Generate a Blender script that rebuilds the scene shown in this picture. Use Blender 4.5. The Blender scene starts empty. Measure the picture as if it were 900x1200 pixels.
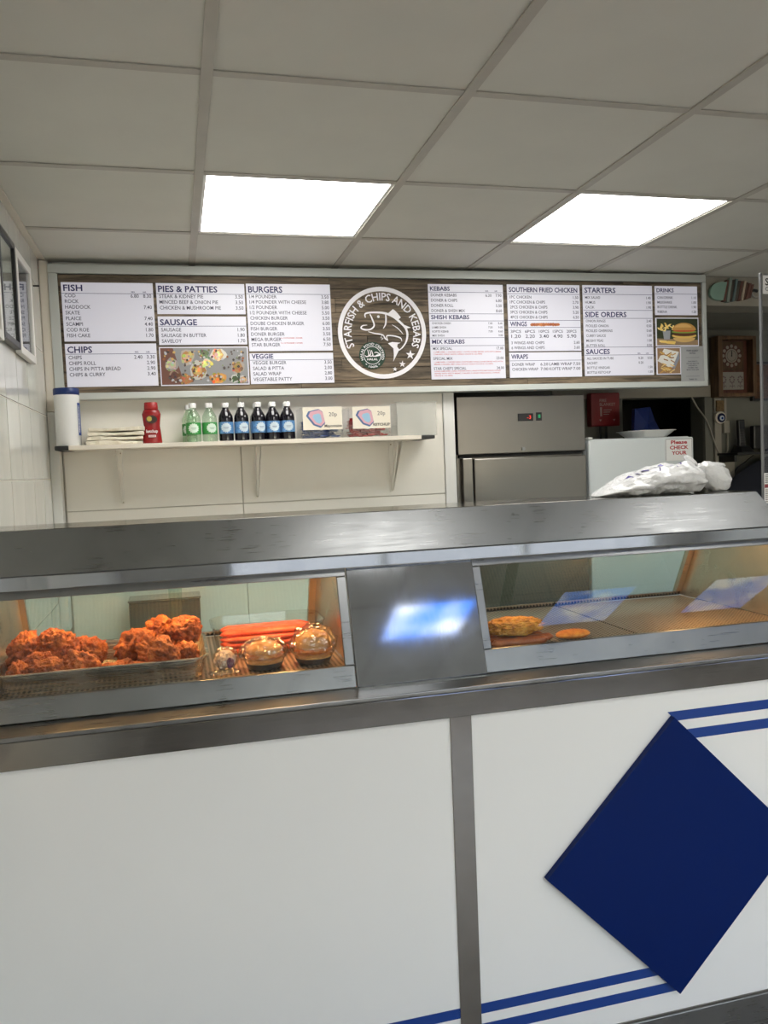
import bpy, bmesh, math, random
from math import radians, sin, cos, pi
from mathutils import Vector, Matrix, noise

# ------------------------------------------------------------------ camera, world, exposure
scene = bpy.context.scene
COL = scene.collection
EYE = 1.6
def set_camera():
    cd = bpy.data.cameras.new('camera'); co = bpy.data.objects.new('camera', cd); COL.objects.link(co)
    yaw, pitch, roll = radians(14.3), radians(-3.16), radians(-2.29)
    f = Vector((sin(yaw) * cos(pitch), cos(yaw) * cos(pitch), sin(pitch)))
    r = Vector((cos(yaw), -sin(yaw), 0)); u = r.cross(f)
    r2 = cos(roll) * r + sin(roll) * u; u2 = -sin(roll) * r + cos(roll) * u
    m = Matrix((r2, u2, -f)).transposed().to_4x4(); m.translation = (0, 0, EYE)
    co.matrix_world = m
    cd.sensor_fit = 'VERTICAL'; cd.sensor_height = 36; cd.lens = 36 * 950 / 1200
    cd.clip_start = 0.02
    scene.camera = co
set_camera()
w = bpy.data.worlds.new('sky'); scene.world = w; w.use_nodes = True
wn = w.node_tree.nodes; sky = wn.new('ShaderNodeTexSky'); sky.sky_type = 'NISHITA'; sky.sun_disc = False
sky.sun_elevation = radians(40); sky.sun_rotation = radians(200)
haze = wn.new('ShaderNodeMix'); haze.data_type = 'RGBA'; haze.inputs[0].default_value = .75; haze.inputs[7].default_value = (1.55, 1.45, 1.28, 1)   # thin white cloud
w.node_tree.links.new(sky.outputs[0], haze.inputs[6]); w.node_tree.links.new(haze.outputs[2], wn['Background'].inputs[0]); wn['Background'].inputs[1].default_value = 1.3
vs = scene.view_settings
vs.view_transform = 'Standard'; vs.look = 'None'; vs.gamma = 1; vs.use_curve_mapping = False; vs.exposure = 0.38
LAMP = 9.0         # radiance of the ceiling panels
SKYLAMP = 2.2      # radiance of the printed sky panels
MENU = 0.22        # glow of the lightbox panels
HEAT = 3.1         # warm lamps in the hot cabinet

# ------------------------------------------------------------------ materials
MATS = {}
def new_mat(name):
    m = bpy.data.materials.new(name); m.use_nodes = True; MATS[name] = m
    return m, m.node_tree.nodes, m.node_tree.links, m.node_tree.nodes['Principled BSDF']
def mat(name, col, rough=.5, metal=0, emis=0, spec=.5, coat=0, vary=0, scale=20, bump=0, bscale=60, stretch=(1, 1, 1), trans=0, alpha=1, ecol=None):
    if name in MATS: return MATS[name]
    m, n, l, b = new_mat(name)
    b.inputs['Base Color'].default_value = (*col, 1); b.inputs['Roughness'].default_value = rough
    b.inputs['Metallic'].default_value = metal; b.inputs['Specular IOR Level'].default_value = spec
    b.inputs['Coat Weight'].default_value = coat; b.inputs['Transmission Weight'].default_value = trans
    b.inputs['Alpha'].default_value = alpha
    if emis:
        b.inputs['Emission Color'].default_value = (*(ecol or col), 1); b.inputs['Emission Strength'].default_value = emis
    tc = n.new('ShaderNodeTexCoord'); mp = n.new('ShaderNodeMapping'); mp.inputs['Scale'].default_value = stretch
    l.new(tc.outputs['Object'], mp.inputs[0])
    if vary:
        t = n.new('ShaderNodeTexNoise'); t.inputs['Scale'].default_value = scale; t.inputs['Detail'].default_value = 5
        l.new(mp.outputs[0], t.inputs['Vector'])
        r = n.new('ShaderNodeValToRGB'); r.color_ramp.elements[0].position = .3; r.color_ramp.elements[1].position = .7
        r.color_ramp.elements[0].color = (*[max(0, c * (1 - vary)) for c in col], 1)
        r.color_ramp.elements[1].color = (*[min(1, c * (1 + vary)) for c in col], 1)
        l.new(t.outputs[0], r.inputs[0]); l.new(r.outputs[0], b.inputs['Base Color'])
    if bump:
        t = n.new('ShaderNodeTexNoise'); t.inputs['Scale'].default_value = bscale; t.inputs['Detail'].default_value = 4
        l.new(mp.outputs[0], t.inputs['Vector'])
        bp = n.new('ShaderNodeBump'); bp.inputs['Strength'].default_value = bump; bp.inputs['Distance'].default_value = .01
        l.new(t.outputs[0], bp.inputs['Height']); l.new(bp.outputs[0], b.inputs['Normal'])
    return m
def steel(name, col, rough, along=(1, 60, 60), smear=.12, warp=0.0):
    m, n, l, b = new_mat(name)
    b.inputs['Metallic'].default_value = 1
    tc = n.new('ShaderNodeTexCoord'); mp = n.new('ShaderNodeMapping'); mp.inputs['Scale'].default_value = along
    l.new(tc.outputs['Object'], mp.inputs[0])
    t = n.new('ShaderNodeTexNoise'); t.inputs['Scale'].default_value = 8; t.inputs['Detail'].default_value = 2
    l.new(mp.outputs[0], t.inputs['Vector'])
    t2 = n.new('ShaderNodeTexNoise'); t2.inputs['Scale'].default_value = 7; t2.inputs['Detail'].default_value = 6; t2.inputs['Distortion'].default_value = 1.2
    l.new(tc.outputs['Object'], t2.inputs['Vector'])
    add = n.new('ShaderNodeMath'); add.operation = 'ADD'; l.new(t.outputs[0], add.inputs[0]); l.new(t2.outputs[0], add.inputs[1])
    mr = n.new('ShaderNodeMapRange'); mr.inputs['From Min'].default_value = .7; mr.inputs['From Max'].default_value = 1.3
    mr.inputs['To Min'].default_value = max(.03, rough - smear); mr.inputs['To Max'].default_value = rough + smear
    l.new(add.outputs[0], mr.inputs[0]); l.new(mr.outputs[0], b.inputs['Roughness'])
    r = n.new('ShaderNodeValToRGB'); r.color_ramp.elements[0].position = .3; r.color_ramp.elements[1].position = .75
    r.color_ramp.elements[0].color = (*[c * .93 for c in col], 1); r.color_ramp.elements[1].color = (*[min(1, c * 1.05) for c in col], 1)
    l.new(t2.outputs[0], r.inputs[0]); l.new(r.outputs[0], b.inputs['Base Color'])
    bp = n.new('ShaderNodeBump'); bp.inputs['Strength'].default_value = .004; bp.inputs['Distance'].default_value = .001
    l.new(t.outputs[0], bp.inputs['Height'])
    if warp:
        t3 = n.new('ShaderNodeTexNoise'); t3.inputs['Scale'].default_value = 5; l.new(tc.outputs['Object'], t3.inputs['Vector'])
        b3 = n.new('ShaderNodeBump'); b3.inputs['Strength'].default_value = warp; b3.inputs['Distance'].default_value = .01
        l.new(t3.outputs[0], b3.inputs['Height']); l.new(b3.outputs[0], bp.inputs['Normal'])
    l.new(bp.outputs[0], b.inputs['Normal'])
    return m
def glass(name, tint=(1, 1, 1), rough=0.0, base=.04, gain=1.0, crinkle=0):
    m, n, l, b = new_mat(name); n.remove(b)
    lw = n.new('ShaderNodeLayerWeight'); lw.inputs[0].default_value = .5
    p = n.new('ShaderNodeMath'); p.operation = 'POWER'; p.inputs[1].default_value = 5; l.new(lw.outputs['Facing'], p.inputs[0])
    mr = n.new('ShaderNodeMapRange'); mr.inputs['To Min'].default_value = base; mr.inputs['To Max'].default_value = gain
    l.new(p.outputs[0], mr.inputs[0])
    t = n.new('ShaderNodeBsdfTransparent'); t.inputs[0].default_value = (*tint, 1)
    g = n.new('ShaderNodeBsdfGlossy'); g.inputs['Roughness'].default_value = rough
    if crinkle:
        tc = n.new('ShaderNodeTexCoord'); v = n.new('ShaderNodeTexVoronoi'); v.inputs['Scale'].default_value = crinkle; l.new(tc.outputs['Object'], v.inputs['Vector'])
        bp = n.new('ShaderNodeBump'); bp.inputs['Strength'].default_value = 1; bp.inputs['Distance'].default_value = .012; l.new(v.outputs['Distance'], bp.inputs['Height']); l.new(bp.outputs[0], g.inputs['Normal'])
    mx = n.new('ShaderNodeMixShader'); l.new(mr.outputs[0], mx.inputs[0]); l.new(t.outputs[0], mx.inputs[1]); l.new(g.outputs[0], mx.inputs[2])
    l.new(mx.outputs[0], n['Material Output'].inputs[0])
    return m
def wood(name, c0, c1, scale=(3, 40, 40), rough=.6):
    m, n, l, b = new_mat(name); b.inputs['Roughness'].default_value = rough
    tc = n.new('ShaderNodeTexCoord'); oi = n.new('ShaderNodeObjectInfo'); ad = n.new('ShaderNodeVectorMath'); ad.operation = 'ADD'
    l.new(tc.outputs['Object'], ad.inputs[0]); l.new(oi.outputs['Random'], ad.inputs[1])
    mp = n.new('ShaderNodeMapping'); mp.inputs['Scale'].default_value = scale; l.new(ad.outputs[0], mp.inputs[0])
    t = n.new('ShaderNodeTexNoise'); t.inputs['Scale'].default_value = 2.2; t.inputs['Detail'].default_value = 8; t.inputs['Roughness'].default_value = .65
    t.inputs['Distortion'].default_value = .6; l.new(mp.outputs[0], t.inputs['Vector'])
    r = n.new('ShaderNodeValToRGB'); r.color_ramp.elements[0].position = .32; r.color_ramp.elements[1].position = .72
    r.color_ramp.elements[0].color = (*c0, 1); r.color_ramp.elements[1].color = (*c1, 1); l.new(t.outputs[0], r.inputs[0])
    mx = n.new('ShaderNodeMix'); mx.data_type = 'RGBA'; mx.blend_type = 'MULTIPLY'; mx.inputs[0].default_value = 1
    mr = n.new('ShaderNodeMapRange'); mr.inputs['To Min'].default_value = .65; mr.inputs['To Max'].default_value = 1.25; l.new(oi.outputs['Random'], mr.inputs[0])
    l.new(r.outputs[0], mx.inputs[6]); l.new(mr.outputs[0], mx.inputs[7]); l.new(mx.outputs[2], b.inputs['Base Color'])
    bp = n.new('ShaderNodeBump'); bp.inputs['Strength'].default_value = .3; bp.inputs['Distance'].default_value = .004
    l.new(t.outputs[0], bp.inputs['Height']); l.new(bp.outputs[0], b.inputs['Normal'])
    return m
def food(name, dark, mid, light, scale=30, bump=.6, rough=.45, spec=.4):
    m, n, l, b = new_mat(name); b.inputs['Roughness'].default_value = rough; b.inputs['Specular IOR Level'].default_value = spec
    tc = n.new('ShaderNodeTexCoord'); oi = n.new('ShaderNodeObjectInfo'); ad = n.new('ShaderNodeVectorMath'); ad.operation = 'ADD'
    l.new(tc.outputs['Object'], ad.inputs[0]); l.new(oi.outputs['Random'], ad.inputs[1])
    t = n.new('ShaderNodeTexNoise'); t.inputs['Scale'].default_value = scale; t.inputs['Detail'].default_value = 7; t.inputs['Roughness'].default_value = .6
    l.new(ad.outputs[0], t.inputs['Vector'])
    r = n.new('ShaderNodeValToRGB'); e = r.color_ramp.elements; e[0].position = .3; e[1].position = .72
    e[0].color = (*dark, 1); e[1].color = (*light, 1); x = e.new(.5); x.color = (*mid, 1)
    l.new(t.outputs[0], r.inputs[0]); l.new(r.outputs[0], b.inputs['Base Color'])
    t2 = n.new('ShaderNodeTexNoise'); t2.inputs['Scale'].default_value = scale * 6; t2.inputs['Detail'].default_value = 5; l.new(ad.outputs[0], t2.inputs['Vector'])
    bp = n.new('ShaderNodeBump'); bp.inputs['Strength'].default_value = bump; bp.inputs['Distance'].default_value = .004
    l.new(t2.outputs[0], bp.inputs['Height']); l.new(bp.outputs[0], b.inputs['Normal'])
    return m
def print_mat(name, emis):
    m, n, l, b = new_mat(name); a = n.new('ShaderNodeAttribute'); a.attribute_name = 'Col'
    l.new(a.outputs['Color'], b.inputs['Base Color']); b.inputs['Roughness'].default_value = .35
    l.new(a.outputs['Color'], b.inputs['Emission Color']); b.inputs['Emission Strength'].default_value = emis
    return m
def perforated(name):
    m, n, l, b = new_mat(name); b.inputs['Metallic'].default_value = .9; b.inputs['Roughness'].default_value = .42
    tc = n.new('ShaderNodeTexCoord'); v = n.new('ShaderNodeTexVoronoi'); v.inputs['Scale'].default_value = 80; v.inputs['Randomness'].default_value = 0
    v.voronoi_dimensions = '2D'
    l.new(tc.outputs['Object'], v.inputs['Vector'])
    r = n.new('ShaderNodeValToRGB'); e = r.color_ramp.elements; e[0].position = .27; e[1].position = .36
    e[0].color = (.012, .009, .007, 1); e[1].color = (.58, .46, .35, 1); l.new(v.outputs['Distance'], r.inputs[0]); l.new(r.outputs[0], b.inputs['Base Color'])
    bp = n.new('ShaderNodeBump'); bp.inputs['Strength'].default_value = .5; bp.inputs['Distance'].default_value = .002
    l.new(r.outputs[0], bp.inputs['Height']); l.new(bp.outputs[0], b.inputs['Normal'])
    return m
def sky_print(name):
    m, n, l, b = new_mat(name)
    tc = n.new('ShaderNodeTexCoord'); oi = n.new('ShaderNodeObjectInfo'); ad = n.new('ShaderNodeVectorMath'); ad.operation = 'ADD'
    l.new(tc.outputs['Object'], ad.inputs[0]); l.new(oi.outputs['Random'], ad.inputs[1])
    t = n.new('ShaderNodeTexNoise'); t.inputs['Scale'].default_value = 4.0; t.inputs['Detail'].default_value = 6; t.inputs['Roughness'].default_value = .5
    l.new(ad.outputs[0], t.inputs['Vector'])
    r = n.new('ShaderNodeValToRGB'); e = r.color_ramp.elements; e[0].position = .46; e[1].position = .66
    e[0].color = (.10, .30, .95, 1); e[1].color = (.95, .98, 1, 1); l.new(t.outputs[0], r.inputs[0])
    l.new(r.outputs[0], b.inputs['Base Color']); l.new(r.outputs[0], b.inputs['Emission Color']); b.inputs['Emission Strength'].default_value = SKYLAMP
    return m

M_STEEL = steel('brushed_steel', (.27, .275, .275), .31, (1, 45, 45), smear=.05, warp=.05)
M_STEELD = steel('dark_steel', (.30, .29, .27), .15, smear=.05, warp=.08)
M_PANEL = steel('polished_steel', (.46, .48, .51), .065, (60, 3, 3), .025)
M_FRIDGE = mat('fridge_steel', (.23, .215, .195), .33, metal=1, vary=.04, scale=3)
M_WARMSTEEL = steel('warm_steel', (.60, .52, .42), .36)
M_GLASS = glass('clear_glass', (.97, .985, .98))
M_REARGLASS = glass('rear_glass', (.82, .93, .91), base=.05)
M_FILM = glass('cling_film', (.90, .86, .80), .15, base=.24, crinkle=55)
M_TUB = glass('clear_plastic', (.95, .94, .92), .03, base=.035)
M_ACRYL = glass('acrylic', (.90, .92, .94), .0, base=.05)
M_FROST = mat('frosted_plastic', (.70, .70, .64), .25, alpha=.28)
M_TILE = mat('ceiling_tile', (.72, .705, .635), .75, vary=.025, scale=5)
M_TBAR = mat('ceiling_bar', (.52, .49, .43), .5, vary=.06, scale=9)
M_WHITEWALL = mat('cream_panel', (.86, .83, .755), .38, vary=.03, scale=3)
M_CREAM = mat('cream_trim', (.78, .72, .62), .5, vary=.04, scale=6)
M_WTRIM = mat('white_trim', (.80, .80, .76), .4)
M_WALLTILE = mat('glazed_tile', (.70, .70, .645), .05, vary=.04, scale=14, bump=.05, bscale=9, stretch=(1, 1, .25))
M_GROUT = mat('grout', (.66, .63, .56), .9)
M_ALU = mat('sign_frame_metal', (.62, .65, .62), .4, metal=.25)
M_FRONT = mat('white_laminate', (.86, .86, .855), .32, vary=.01, scale=2)
M_BLUE = mat('blue_board', (.0006, .013, .105), .36, spec=.14, vary=.05, scale=2)
M_BLUESTRIPE = mat('blue_stripe', (.004, .045, .26), .35)
M_BLUEEDGE = mat('blue_board_edge', (.02, .03, .09), .45)
M_BLACK = mat('black_plastic', (.012, .012, .013), .4)
M_VOID = mat('void_shade', (.006, .006, .006), .8)  # near black, stands in for shade in the doorway and gaps
M_NAVY = mat('navy_ink', (.018, .018, .11), .5)
M_GREYINK = mat('grey_ink', (.045, .045, .08), .5)
M_REDINK = mat('red_ink', (.55, .06, .06), .5)
M_WINK = mat('white_ink', (.80, .78, .80), .5, emis=MENU * .55)
M_LIGHTBOX = mat('lightbox_panel', (.60, .60, .64), .3, emis=MENU, ecol=(.83, .81, .95))
M_PRINT = print_mat('photo_print', .12)
M_FLATPRINT = print_mat('card_print', 0)
M_PLANK = wood('weathered_plank', (.028, .020, .012), (.30, .225, .145), (2, 26, 26))
M_CLOCKWOOD = wood('clock_wood', (.07, .033, .014), (.19, .10, .042), (20, 20, 3), .45)
M_DKWOOD = wood('dark_red_wood', (.06, .018, .012), (.15, .05, .03), (20, 20, 3), .4)
M_DIFF = mat('lamp_diffuser', (1, 1, 1), .5, emis=LAMP, ecol=(1, .985, .95))
M_SKYP = sky_print('sky_print')
M_WHITEP = mat('white_plastic', (.82, .82, .80), .35)
M_WHITEENAMEL = mat('white_enamel', (.66, .70, .70), .28)
M_PAPER = mat('paper_wrap', (.82, .76, .62), .8, vary=.04, scale=30)
M_PERF = perforated('perforated_plate')
M_CHICKEN = food('fried_chicken', (.10, .020, .006), (.32, .072, .013), (.60, .21, .042), 40, .9, .5)
M_BATTER = food('golden_batter', (.42, .14, .02), (.74, .34, .05), (.90, .56, .13), 55, .9)
M_BROWNSAUS = food('cooked_sausage', (.16, .04, .015), (.36, .10, .03), (.52, .18, .05), 20, .15, .3)
M_SAV = food('red_sausage', (.55, .06, .035), (.72, .11, .06), (.85, .22, .13), 14, .06, .25)
M_CAKE = food('breaded_cake', (.52, .15, .02), (.72, .26, .035), (.82, .38, .06), 60, .4)
M_BUN = food('bun', (.52, .22, .05), (.76, .42, .14), (.86, .60, .30), 12, .1, .5)
M_FILLING = food('burger_filling', (.55, .10, .02), (.80, .26, .05), (.88, .50, .14), 35, .6)
M_CARRIER = mat('carrier_plastic', (.80, .80, .80), .20, bump=1.0, bscale=30)
M_BEAM = mat('shaded_cream', (.33, .305, .25), .6, vary=.05, scale=4)  # cream darkened in colour for the shade on beam and back room
M_FLOOR = mat('floor_tile', (.30, .28, .26), .35, vary=.08, scale=6)
M_PLASTER = mat('plaster', (.70, .68, .62), .8, vary=.04, scale=3)
M_BACKWALL = mat('back_room_shaded', (.155, .155, .13), .6, vary=.1, scale=3)  # wall colour lowered to carry the dimness of the back room
M_DARKWALL = mat('kitchen_ceiling_shaded', (.22, .215, .18), .7, vary=.08, scale=3)  # ceiling boards coloured down for the unlit back room

# ------------------------------------------------------------------ mesh helpers
class MB:
    def __init__(s): s.v = []; s.f = []; s.c = []
    def add(s, v, f, col=None):
        o = len(s.v); s.v += [tuple(p) for p in v]; s.f += [tuple(i + o for i in q) for q in f]; s.c += [col] * len(f); return s
    def box(s, x0, x1, y0, y1, z0, z1, col=None):
        v = [(x, y, z) for z in (z0, z1) for y in (y0, y1) for x in (x0, x1)]
        return s.add(v, [(0, 2, 3, 1), (4, 5, 7, 6), (0, 1, 5, 4), (2, 6, 7, 3), (0, 4, 6, 2), (1, 3, 7, 5)], col)
    def prism(s, prof, x0, x1, col=None):           # closed outline in (y,z), swept along x
        n = len(prof); v = [(x0, *p) for p in prof] + [(x1, *p) for p in prof]
        return s.add(v, [tuple(range(n)), tuple(range(2 * n - 1, n - 1, -1))] + [(i, i + n, (i + 1) % n + n, (i + 1) % n) for i in range(n)], col)
    def plate(s, out, y0, y1, col=None):            # closed outline in (x,z), y0 is the front
        n = len(out); v = [(p[0], y0, p[1]) for p in out] + [(p[0], y1, p[1]) for p in out]
        return s.add(v, [tuple(range(n)), tuple(range(2 * n - 1, n - 1, -1))] + [((i + 1) % n, i, i + n, (i + 1) % n + n) for i in range(n)][::1], col)
    def flat(s, out, y, col=None):                  # printed shape facing -y
        n = len(out)
        a = sum(out[i][0] * out[(i + 1) % n][1] - out[(i + 1) % n][0] * out[i][1] for i in range(n))
        o = out if a > 0 else out[::-1]
        return s.add([(p[0], y, p[1]) for p in o], [tuple(range(n))], col)
    def disc(s, cx, cz, r, y, col=None, n=20, rz=None):
        return s.flat([(cx + r * cos(2 * pi * i / n), cz + (rz or r) * sin(2 * pi * i / n)) for i in range(n)], y, col)
    def ring(s, cx, cz, r0, r1, y, col=None, n=64):
        v = []; f = []
        for i in range(n):
            a = 2 * pi * i / n; v += [(cx + r0 * cos(a), y, cz + r0 * sin(a)), (cx + r1 * cos(a), y, cz + r1 * sin(a))]
        for i in range(n):
            j = (i + 1) % n; f.append((2 * i, 2 * i + 1, 2 * j + 1, 2 * j))
        return s.add(v, f, col)
    def ribbon(s, pts, ws, y, col=None):            # flat stroke through (x,z) points
        pts = [Vector(p) for p in pts]; L = []; Rr = []
        for i, p in enumerate(pts):
            d = (pts[min(i + 1, len(pts) - 1)] - pts[max(i - 1, 0)]).normalized(); nn = Vector((-d.y, d.x))
            wd = ws[i] if isinstance(ws, (list, tuple)) else ws
            L.append(p + nn * wd / 2); Rr.append(p - nn * wd / 2)
        n = len(pts)
        v = [(q.x, y, q.y) for q in Rr] + [(q.x, y, q.y) for q in L]
        return s.add(v, [(i, i + 1, i + 1 + n, i + n) for i in range(n - 1)], col)
    def lathe(s, prof, cx, cy, z0, seg=20, col=None):  # prof of (r, z)
        v = []; f = []
        for r, z in prof: v += [(cx + r * cos(2 * pi * i / seg), cy + r * sin(2 * pi * i / seg), z0 + z) for i in range(seg)]
        for k in range(len(prof) - 1):
            for i in range(seg):
                j = (i + 1) % seg; f.append((k * seg + i, k * seg + j, (k + 1) * seg + j, (k + 1) * seg + i))
        f.append(tuple(range(seg))[::-1]); f.append(tuple((len(prof) - 1) * seg + i for i in range(seg)))
        return s.add(v, f, col)
    def tube(s, path, r, seg=10, col=None):
        P = [Vector(p) for p in path]; n = len(P); v = []; f = []
        for i, p in enumerate(P):
            d = (P[min(i + 1, n - 1)] - P[max(i - 1, 0)]).normalized()
            a = d.cross(Vector((0, 0, 1)) if abs(d.z) < .9 else Vector((1, 0, 0))).normalized(); b = d.cross(a)
            rr = r[i] if isinstance(r, (list, tuple)) else r
            v += [p + rr * (cos(2 * pi * k / seg) * a + sin(2 * pi * k / seg) * b) for k in range(seg)]
        for i in range(n - 1):
            for k in range(seg):
                q = (k + 1) % seg; f.append((i * seg + k, i * seg + q, (i + 1) * seg + q, (i + 1) * seg + k))
        f.append(tuple(range(seg))); f.append(tuple((n - 1) * seg + k for k in range(seg))[::-1])
        return s.add(v, f, col)
    def mesh(s, name):
        me = bpy.data.meshes.new(name); me.from_pydata(s.v, [], s.f); me.update()
        if any(c is not None for c in s.c):
            a = me.color_attributes.new('Col', 'FLOAT_COLOR', 'CORNER'); k = 0
            for p, c in zip(me.polygons, s.c):
                for _ in p.loop_indices: a.data[k].color = (*(c or (.5, .5, .5)), 1); k += 1
        return me
def fix_normals(me):
    bm = bmesh.new(); bm.from_mesh(me); bmesh.ops.recalc_face_normals(bm, faces=bm.faces); bm.to_mesh(me); bm.free()
def obj(name, mb, m, parent=None, smooth=False, bevel=0, recalc=True, **props):
    me = mb.mesh(name) if isinstance(mb, MB) else mb
    if recalc and isinstance(mb, MB): fix_normals(me)
    me.materials.append(m)
    o = bpy.data.objects.new(name, me); COL.objects.link(o)
    if smooth:
        for p in me.polygons: p.use_smooth = True
        if smooth == 'auto':
            try: me.set_sharp_from_angle(angle=radians(40))
            except Exception: pass
    if bevel:
        b = o.modifiers.new('bevel', 'BEVEL'); b.width = bevel; b.segments = 2; b.limit_method = 'ANGLE'; b.angle_limit = radians(40)
    if parent: o.parent = parent; o.matrix_parent_inverse = Matrix.Translation(parent.location).inverted()
    for k, v in props.items(): o[k] = v
    return o
def thing(name, loc, label, cat, group=None):
    o = bpy.data.objects.new(name, None); COL.objects.link(o); o.location = loc; o.empty_display_size = .05
    o['label'] = label; o['category'] = cat
    if group: o['group'] = group
    return o
def structure(name, mb, m, **k): return obj(name, mb, m, kind='structure', **k)
def struct_root(name, loc=(0, 0, 0)):
    o = bpy.data.objects.new(name, None); COL.objects.link(o); o.location = loc; o['kind'] = 'structure'; return o
def tag(o, label, cat, group=None):
    o['label'] = label; o['category'] = cat
    if group: o['group'] = group
    return o
def copy_tree(o, parent=None):
    c = o.copy(); COL.objects.link(c)
    if parent: c.parent = parent
    for ch in list(o.children): copy_tree(ch, c)
    return c

# ------------------------------------------------------------------ lettering
_fc = {}
def glyphs(s, bold):
    k = (s, bold)
    if k not in _fc:
        cu = bpy.data.curves.new('t', 'FONT'); cu.body = s; cu.resolution_u = 2; cu.fill_mode = 'FRONT'; cu.offset = bold
        ob = bpy.data.objects.new('t', cu); me = bpy.data.meshes.new_from_object(ob)
        _fc[k] = ([v.co.copy() for v in me.vertices], [tuple(p.vertices) for p in me.polygons])
        bpy.data.meshes.remove(me); bpy.data.objects.remove(ob); bpy.data.curves.remove(cu)
    return _fc[k]
CAP = max(v.y for v in glyphs('H', 0)[0])
def text(mb, s, x, z, cap, y, width=None, align='L', cond=.80, bold=.008, col=None, bend=None, axis='y'):
    vs_, fs = glyphs(s, bold)
    if not vs_: return
    k = cap / CAP; x0 = min(v.x for v in vs_); x1 = max(v.x for v in vs_); nat = (x1 - x0) * k
    sx = k * (width / nat if width else cond); W = (x1 - x0) * sx
    ox = {'L': 0, 'R': -W, 'C': -W / 2}[align]
    out = []
    for v in vs_:
        u = (v.x - x0) * sx + ox; t = v.y * k
        if bend:
            cx, cz, r, a0, sw = bend                # a0 start angle, sw sweep (negative = clockwise)
            a = a0 + sw * u / W; rr = r + (t if sw < 0 else -t)
            out.append((cx + rr * cos(a), y, cz + rr * sin(a)))
        elif axis == 'x': out.append((y, x - u, z + t))
        else: out.append((x + u, y, z + t))
    mb.add(out, fs, col)

# ------------------------------------------------------------------ the setting
H = EYE + .868; XL, XR, YB, YF, FZ = -.475, 4.711, 3.5, -2.37, -.12
structure('floor', MB().box(XL - .1, XR + .1, YF - .1, 4.3, FZ - .05, FZ), M_FLOOR)
ceil = structure('ceiling', MB().box(XL - .1, XR + .1, YF - .12, YB + .16, H + .02, H + .06), M_PLASTER)
CX = [.111 + .6 * k for k in range(-1, 9)]; CX[0] = XL
RY = [1.83 + .6 * j for j in range(-7, 3)] + [YB]
RY[0] = YF
lamps = [(0.111, 2.43, 'w'), (1.311, 2.43, 'w'), (1.311, -1.17, 's'), (2.511, -1.17, 's'), (3.711, -1.17, 's'), (.711, .03, 'w'), (2.511, .03, 'w')]
lampcells = {(round(a, 2), round(b, 2)): c for a, b, c in lamps}
tcache = {}
def ceiling_tile(x0, x1, y0, y1):
    wd, dp = round(x1 - x0 - .018, 3), round(y1 - y0 - .018, 3)
    if (wd, dp) not in tcache:
        me = MB().box(-wd / 2, wd / 2, -dp / 2, dp / 2, 0, .014).mesh('tile'); fix_normals(me); me.materials.append(M_TILE); tcache[(wd, dp)] = me
    o = bpy.data.objects.new('tile', tcache[(wd, dp)]); COL.objects.link(o); o.location = ((x0 + x1) / 2, (y0 + y1) / 2, H); o.parent = ceil
for i in range(len(CX) - 1):
    for j in range(len(RY) - 1):
        if (round(CX[i], 2), round(RY[j], 2)) not in lampcells: ceiling_tile(CX[i], CX[i + 1], RY[j], RY[j + 1])
for x in CX[1:-1]: obj('ceiling_bar', MB().box(x - .013, x + .013, YF, YB, H - .005, H - .001), M_TBAR, ceil)
for y in RY[1:-1]:
    for i in range(len(CX) - 1): obj('ceiling_bar', MB().box(CX[i] + (.0135 if i else 0), CX[i + 1] - .0135, y - .012, y + .012, H - .004, H - .001), M_TBAR, ceil)
obj('wall_angle', MB().box(XL, XL + .024, YF, YB, H - .006, H - .001), M_CREAM, ceil)
lamplab = {(0.11, 2.43): 'glowing white square ceiling panel, left of the two above the menu sign',
           (1.31, 2.43): 'glowing white square ceiling panel, right of the two above the menu sign',
           (.71, .03): 'white square ceiling lamp above the viewer', (2.51, .03): 'white square ceiling lamp right of the viewer',
           (1.31, -1.17): 'blue sky print ceiling panel mirrored in the steel centre panel', (2.51, -1.17): 'blue sky print ceiling panel mirrored in the right cabinet glass',
           (3.71, -1.17): 'blue sky print ceiling panel nearest the right wall'}
for x, y, c in lamps:
    t = thing('ceiling_light', (x + .3, y + .3, H), lamplab[(round(x, 2), round(y, 2))], 'ceiling light', 'lamp panels' if c == 'w' else 'sky print panels')
    obj('diffuser', MB().box(x + .022, x + .578, y + .022, y + .578, H + .002, H + .010), M_DIFF if c == 'w' else M_SKYP, t)
    fr = MB()
    for a in ((x + .0135, x + .0225, y + .0125, y + .5875), (x + .5775, x + .5865, y + .0125, y + .5875), (x + .0225, x + .5775, y + .0125, y + .0225), (x + .0225, x + .5775, y + .5775, y + .5875)): fr.box(*a, H - .001, H + .014)
    obj('frame', fr, M_WHITEP, t)

wl = structure('wall_left', MB().box(XL - .1, XL - .0025, YF, YB + .1, FZ, H + .06), M_GROUT)
TY, TZ = .2, .246
zs = [1.605 + TZ * k for k in range(-3, 5)]
tm = {}
for iy in range(12):
    y1 = 3.428 - TY * iy; y0 = y1 - TY
    for k, z0 in enumerate(zs):
        z1 = min(z0 + TZ, H - .002); hh = round(z1 - z0 - .004, 3)
        if hh < .05: continue
        if hh not in tm:
            me = MB().box(-.007, 0, -TY / 2 + .0016, TY / 2 - .0016, 0, hh).mesh('tile'); fix_normals(me); me.materials.append(M_WALLTILE); tm[hh] = me
        o = bpy.data.objects.new('tile', tm[hh]); COL.objects.link(o); o.location = (XL, (y0 + y1) / 2, z0 + .002); o.parent = wl
        rr = random.Random(iy * 31 + k); o.rotation_euler = (0, rr.uniform(-.004, .004), rr.uniform(-.006, .006))
structure('trim_1', MB().box(XL, XL + .034, 3.432, YB, 1.87, H - .01), M_CREAM, bevel=.003)
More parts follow.
